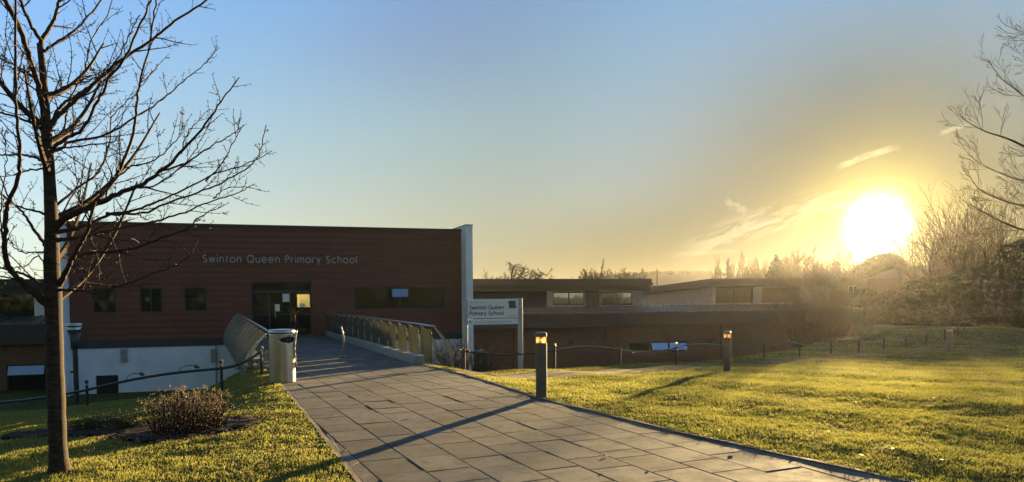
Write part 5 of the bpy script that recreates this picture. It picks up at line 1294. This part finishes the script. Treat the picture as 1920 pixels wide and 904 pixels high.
rlimb([(2105, 250), (2030, 230), (1980, 215), (1930, 190), (1890, 160), (1862, 140)], .04, .6, 305, 1.0)
rlimb([(2105, 190), (2040, 150), (1990, 120), (1950, 130), (1915, 110)], .035, -.8, 306, .9)
rlimb([(2108, 120), (2060, 80), (2000, 55), (1960, 60), (1915, 62)], .03, .8, 307, 1.0)
rlimb([(2110, 410), (2030, 400), (1960, 410), (1900, 432), (1850, 428)], .03, .3, 308, .8)
rlimb([(2112, 300), (2180, 240), (2260, 200), (2330, 120)], .05, 1.0, 309, .8); rlimb([(2112, 200), (2190, 120), (2250, 40), (2290, -40)], .05, -1.0, 310, .8); rlimb([(2112, 100), (2080, 20), (2060, -80)], .04, .5, 311, .8)
build(tr, 'trunk', M['bark'], rt_, smooth=True); build(cr2, 'crown', M['twig_far'], rt_, smooth=False)

# ---------------------------------------------------------------- houses
def house(px0, px1, Yy, py_ridge, py_eave, label, rot=0, wins=(), chimney=None, zb=-3.1, depth=8):
    a, b = far_base(px0, Yy, zb), far_base(px1, Yy, zb); w = b[0]-a[0]; pm = (px0+px1)/2; ze = at(pm, py_eave, Yy)[2]; zr = at(pm, py_ridge, Yy+depth/2)[2]
    h = thing('house', (a+b)/2, label, 'house', 'houses beyond the school'); mb = MB(); mb.box(a[0], b[0], Yy, Yy+depth, zb-.2, ze, None)
    build(mb, 'wall', M['house_brick'], h); mb = MB()
    for s_ in (0,):
        x0_, x1_ = a[0]-.3, b[0]+.3; y0__, y1__ = Yy-.4, Yy+depth+.4; ym = Yy+depth/2; hp = depth*.28
        bot = [(x0_, y0__, ze), (x1_, y0__, ze), (x1_, y1__, ze), (x0_, y1__, ze)]; V = bot+[(x0_+hp, ym, zr), (x1_-hp, ym, zr)]
        mb.add(V, [(3, 2, 1, 0), (0, 1, 5, 4), (1, 2, 5), (2, 3, 4, 5), (3, 0, 4)])
    rf = build(mb, 'roof', M['rooftile'], h)
    if chimney:
        c = at(chimney, py_ridge, ym); mb = MB(); mb.box(c[0]-.45, c[0]+.45, ym-.4, ym+.4, zr-1.2, zr+1.3); mb.lathe([(.14, 0), (.12, .4)], (c[0]-.2, ym, zr+1.302), 8); mb.lathe([(.14, 0), (.12, .4)], (c[0]+.2, ym, zr+1.302), 8); build(mb, 'chimney', M['house_brick'], rf)
    for wx0, wy0, wx1, wy1 in wins:
        p, q = at(wx0, wy1, Yy), at(wx1, wy0, Yy); mb = MB(); t_ = .09
        mb.box(p[0], q[0], Yy-.06, Yy-.003, p[2], p[2]+t_); mb.box(p[0], q[0], Yy-.06, Yy-.003, q[2]-t_, q[2]); mb.box(p[0], p[0]+t_, Yy-.06, Yy-.003, p[2]+t_, q[2]-t_); mb.box(q[0]-t_, q[0], Yy-.06, Yy-.003, p[2]+t_, q[2]-t_)
        xm = p[0]+(q[0]-p[0])*.6; mb.box(xm-t_/2, xm+t_/2, Yy-.055, Yy-.005, p[2]+t_, q[2]-t_); f_ = build(mb, 'window', M['window_paint'], h)
        mb = MB(); mb.box(p[0]+t_, q[0]-t_, Yy-.03, Yy-.004, p[2]+t_, q[2]-t_); build(mb, 'pane', M['glass_sky'], f_)
    return h
house(1690, 1800, 85, 498, 520, 'dark brick house with a white framed window, right of the sun', wins=((1706, 524, 1729, 543), (1745, 526, 1762, 543)), chimney=1808)
house(1545, 1640, 98, 512, 530, 'hipped roof house with a tall chimney left of the sun', wins=((1590, 536, 1606, 552),), chimney=1568)
house(1470, 1520, 130, 517, 528, 'small distant house roof just right of the conifer', wins=((1490, 530, 1500, 538),), chimney=1512)
# roof aerials behind the first wing
ar = B(fh(1232, 520, 20)[0], 20, -3.1); a_t = thing('television_aerial', ar, 'thin television aerial mast between the two flat roofs', 'aerial')
mb = MB(); zt_ = at(1234, 505, ar[1])[2]; mb.tube([ar, (ar[0], ar[1], zt_)], .05, 6); build(mb, 'mast', M['fence'], a_t)
mb = MB()
for q in range(6): mb.tube([(ar[0]-.5+q*.2, ar[1]-.35, zt_-.3), (ar[0]-.5+q*.2, ar[1]+.35, zt_-.3)], .03, 4)
mb.tube([(ar[0]-.6, ar[1], zt_-.3), (ar[0]+.7, ar[1], zt_-.3)], .03, 4); build(mb, 'antenna', M['fence'], a_t)
# ---------------------------------------------------------------- parked car, part hidden behind the lawn
def car(px, Yy, label, zb):
    c = far_base(px, Yy, zb); t_ = thing('parked_car', c, label, 'car'); Lc, Wc = 4.2, 1.75
    def CF(a, b, z): s_, k = math.sin(R(-20)), math.cos(R(-20)); return (c[0]+a*k-b*s_, c[1]+a*s_+b*k, c[2]+z)
    body = [(-2.1, .35), (-2.1, .75), (-1.95, .88), (-1.15, .98), (1.5, .98), (2.0, .9), (2.1, .6), (2.1, .35)]
    mb = MB(); mb.poly([CF(a, -Wc/2, z) for a, z in body], [CF(a, Wc/2, z) for a, z in body]); bo = build(mb, 'body', M['car'], t_, bevel=.06)
    gh = [(-1.15, .985), (-.45, 1.44), (.85, 1.47), (1.65, .985)]
    mb = MB(); mb.poly([CF(a, -Wc/2+.12, z) for a, z in gh], [CF(a, Wc/2-.12, z) for a, z in gh]); build(mb, 'glasshouse', M['glass_sky'], t_, bevel=.04)
    mb = MB(); mb.poly([CF(a, -Wc/2+.14, z) for a, z in ((-.45, 1.445), (.85, 1.475), (.85, 1.50), (-.40, 1.475))], [CF(a, Wc/2-.14, z) for a, z in ((-.45, 1.445), (.85, 1.475), (.85, 1.50), (-.40, 1.475))]); build(mb, 'roof', M['car'], t_)
    for a in (-1.3, 1.3):
        for b in (-Wc/2-.01, Wc/2-.19):
            mb = MB(); mb.tube([CF(a, b, .32), CF(a, b+.2, .32)], .32, 18); wo = build(mb, 'wheel', M['rubber'], t_); mb = MB(); mb.tube([CF(a, b-.006, .32), CF(a, b+.206, .32)], .19, 14); build(mb, 'rim', M['steel'], wo)
    for b in (-.6, .6):
        mb = MB(); mb.lathe([(.02, -.07), (.1, 0), (.02, .07)], CF(-2.1, b, .7), 10); build(mb, 'headlight', M['signwhite'], t_)
cy = 58.0; czb = at(1648, 608, cy)[2]-1.5
car(1648, cy, 'pale parked car half hidden behind the grass bank below the sun', czb)
# ---------------------------------------------------------------- hills and the far treeline
def ridge(y_, x0_, x1_, zf, name, th, mt, kind):
    V = []; F = []; n = 120
    for k in range(n):
        x = x0_+(x1_-x0_)*k/(n-1); z = zf(x)
        V += [(x, y_-th, -3.3), (x, y_-th*.35, -3.3+(z+3.3)*.75), (x, y_, z), (x, y_+th*.8, z*.8), (x, y_+th*1.8, -3.3)]
        if k:
            for j in range(4): o = 5*k+j; F.append((o-5, o, o+1, o-4))
    mb = MB(); mb.add(V, F); o = build(mb, name, mt, smooth=True); tag(o, kind=kind); return o
HY = 350
def hz_(x):
    u_ = x/HY*FPX+960; return float(np.interp(u_, [-2000, -200, 700, 900, 1040, 1110, 1160, 1240, 1300, 1360, 1420, 1560, 1800, 2300, 4000], [4, 4.5, 4.5, 5, 6.4, 8.0, 9.4, 10.1, 9.9, 9.1, 7, 5, 5, 4.5, 4]))+.12*math.sin(x*.09)
tag(ridge(HY, -480, 520, hz_, 'hills', 50, M['hillmat'], 'structure'))
rs = np.random.RandomState(31); V = []
for k in range(560):
    x = rs.uniform(34, 190); u_ = x/HY*FPX+960
    z = hz_(x); h = .56*rs.uniform(1.2, 3.4)*(1 if 1100 < u_ < 1420 else .5)
    c = np.array([x, HY-2+rs.normal()*4, z+h*.25]); m_ = 26; d = rs.normal(size=(m_, 3)); d /= np.linalg.norm(d, axis=1)[:, None]
    p = c+d*np.array([h*.8, h*.8, h*.75])*rs.uniform(.5, 1, (m_, 1)); a = rs.normal(size=(m_, 3)); a /= np.linalg.norm(a, axis=1)[:, None]; b = np.cross(a, rs.normal(size=(m_, 3))); b /= np.linalg.norm(b, axis=1)[:, None]
    V.append(np.stack([p-a*.28, p+b*.17, p+a*.28, p-b*.17], 1))
V = np.concatenate(V).reshape(-1, 3); m_ = len(V)//4
o = _mesh(bpy.data.meshes.new('distant_wood'), V, np.full(m_, 4, np.int32), np.arange(4*m_, dtype=np.int32), 'distant_wood', M['twig_far']); tag(o, 'distant line of trees along the hill crest', 'wood', kind='stuff')
# the planting behind the viewer that the dark windows mirror
V = []
for k in range(9000):
    x = rs.uniform(-60, 60); zz_ = 6+2*math.sin(x*.2)+1.4*math.sin(x*.55); z = rs.uniform(-.2, zz_); p = np.array([x, -26+rs.normal()*1.2, z]); a = rs.normal(size=3); a /= np.linalg.norm(a); b = np.cross(a, rs.normal(size=3)); b /= np.linalg.norm(b); s_ = .55
    V.append([p-a*s_, p+b*s_*.7, p+a*s_, p-b*s_*.7])
V = np.array(V).reshape(-1, 3); m_ = len(V)//4
o = _mesh(bpy.data.meshes.new('rear_shrubbery'), V, np.full(m_, 4, np.int32), np.arange(4*m_, dtype=np.int32), 'rear_shrubbery', M['leaf_low']); tag(o, 'dense dark shrubbery behind the viewpoint, mirrored in the windows', 'shrubbery', kind='stuff')

# ---------------------------------------------------------------- haze
HAZE = 0.00008
mb = MB(); mb.box(-540, 580, -130, 460, -4.5, 12.2)
hz = build(mb, 'haze', None); tag(hz, 'thin golden evening haze', 'haze', kind='stuff')
m = bpy.data.materials.new('haze_air'); m.use_nodes = True; t = NT(m.node_tree); t.n.clear(); out = t.node('ShaderNodeOutputMaterial')
pv_ = t.node('ShaderNodeVolumePrincipled', ins={'Density': HAZE, 'Anisotropy': 0.82}); pv_.inputs['Color'].default_value = (.95, .93, .9, 1)
t.l.new(pv_.outputs[0], out.inputs['Volume']); hz.data.materials.append(m)
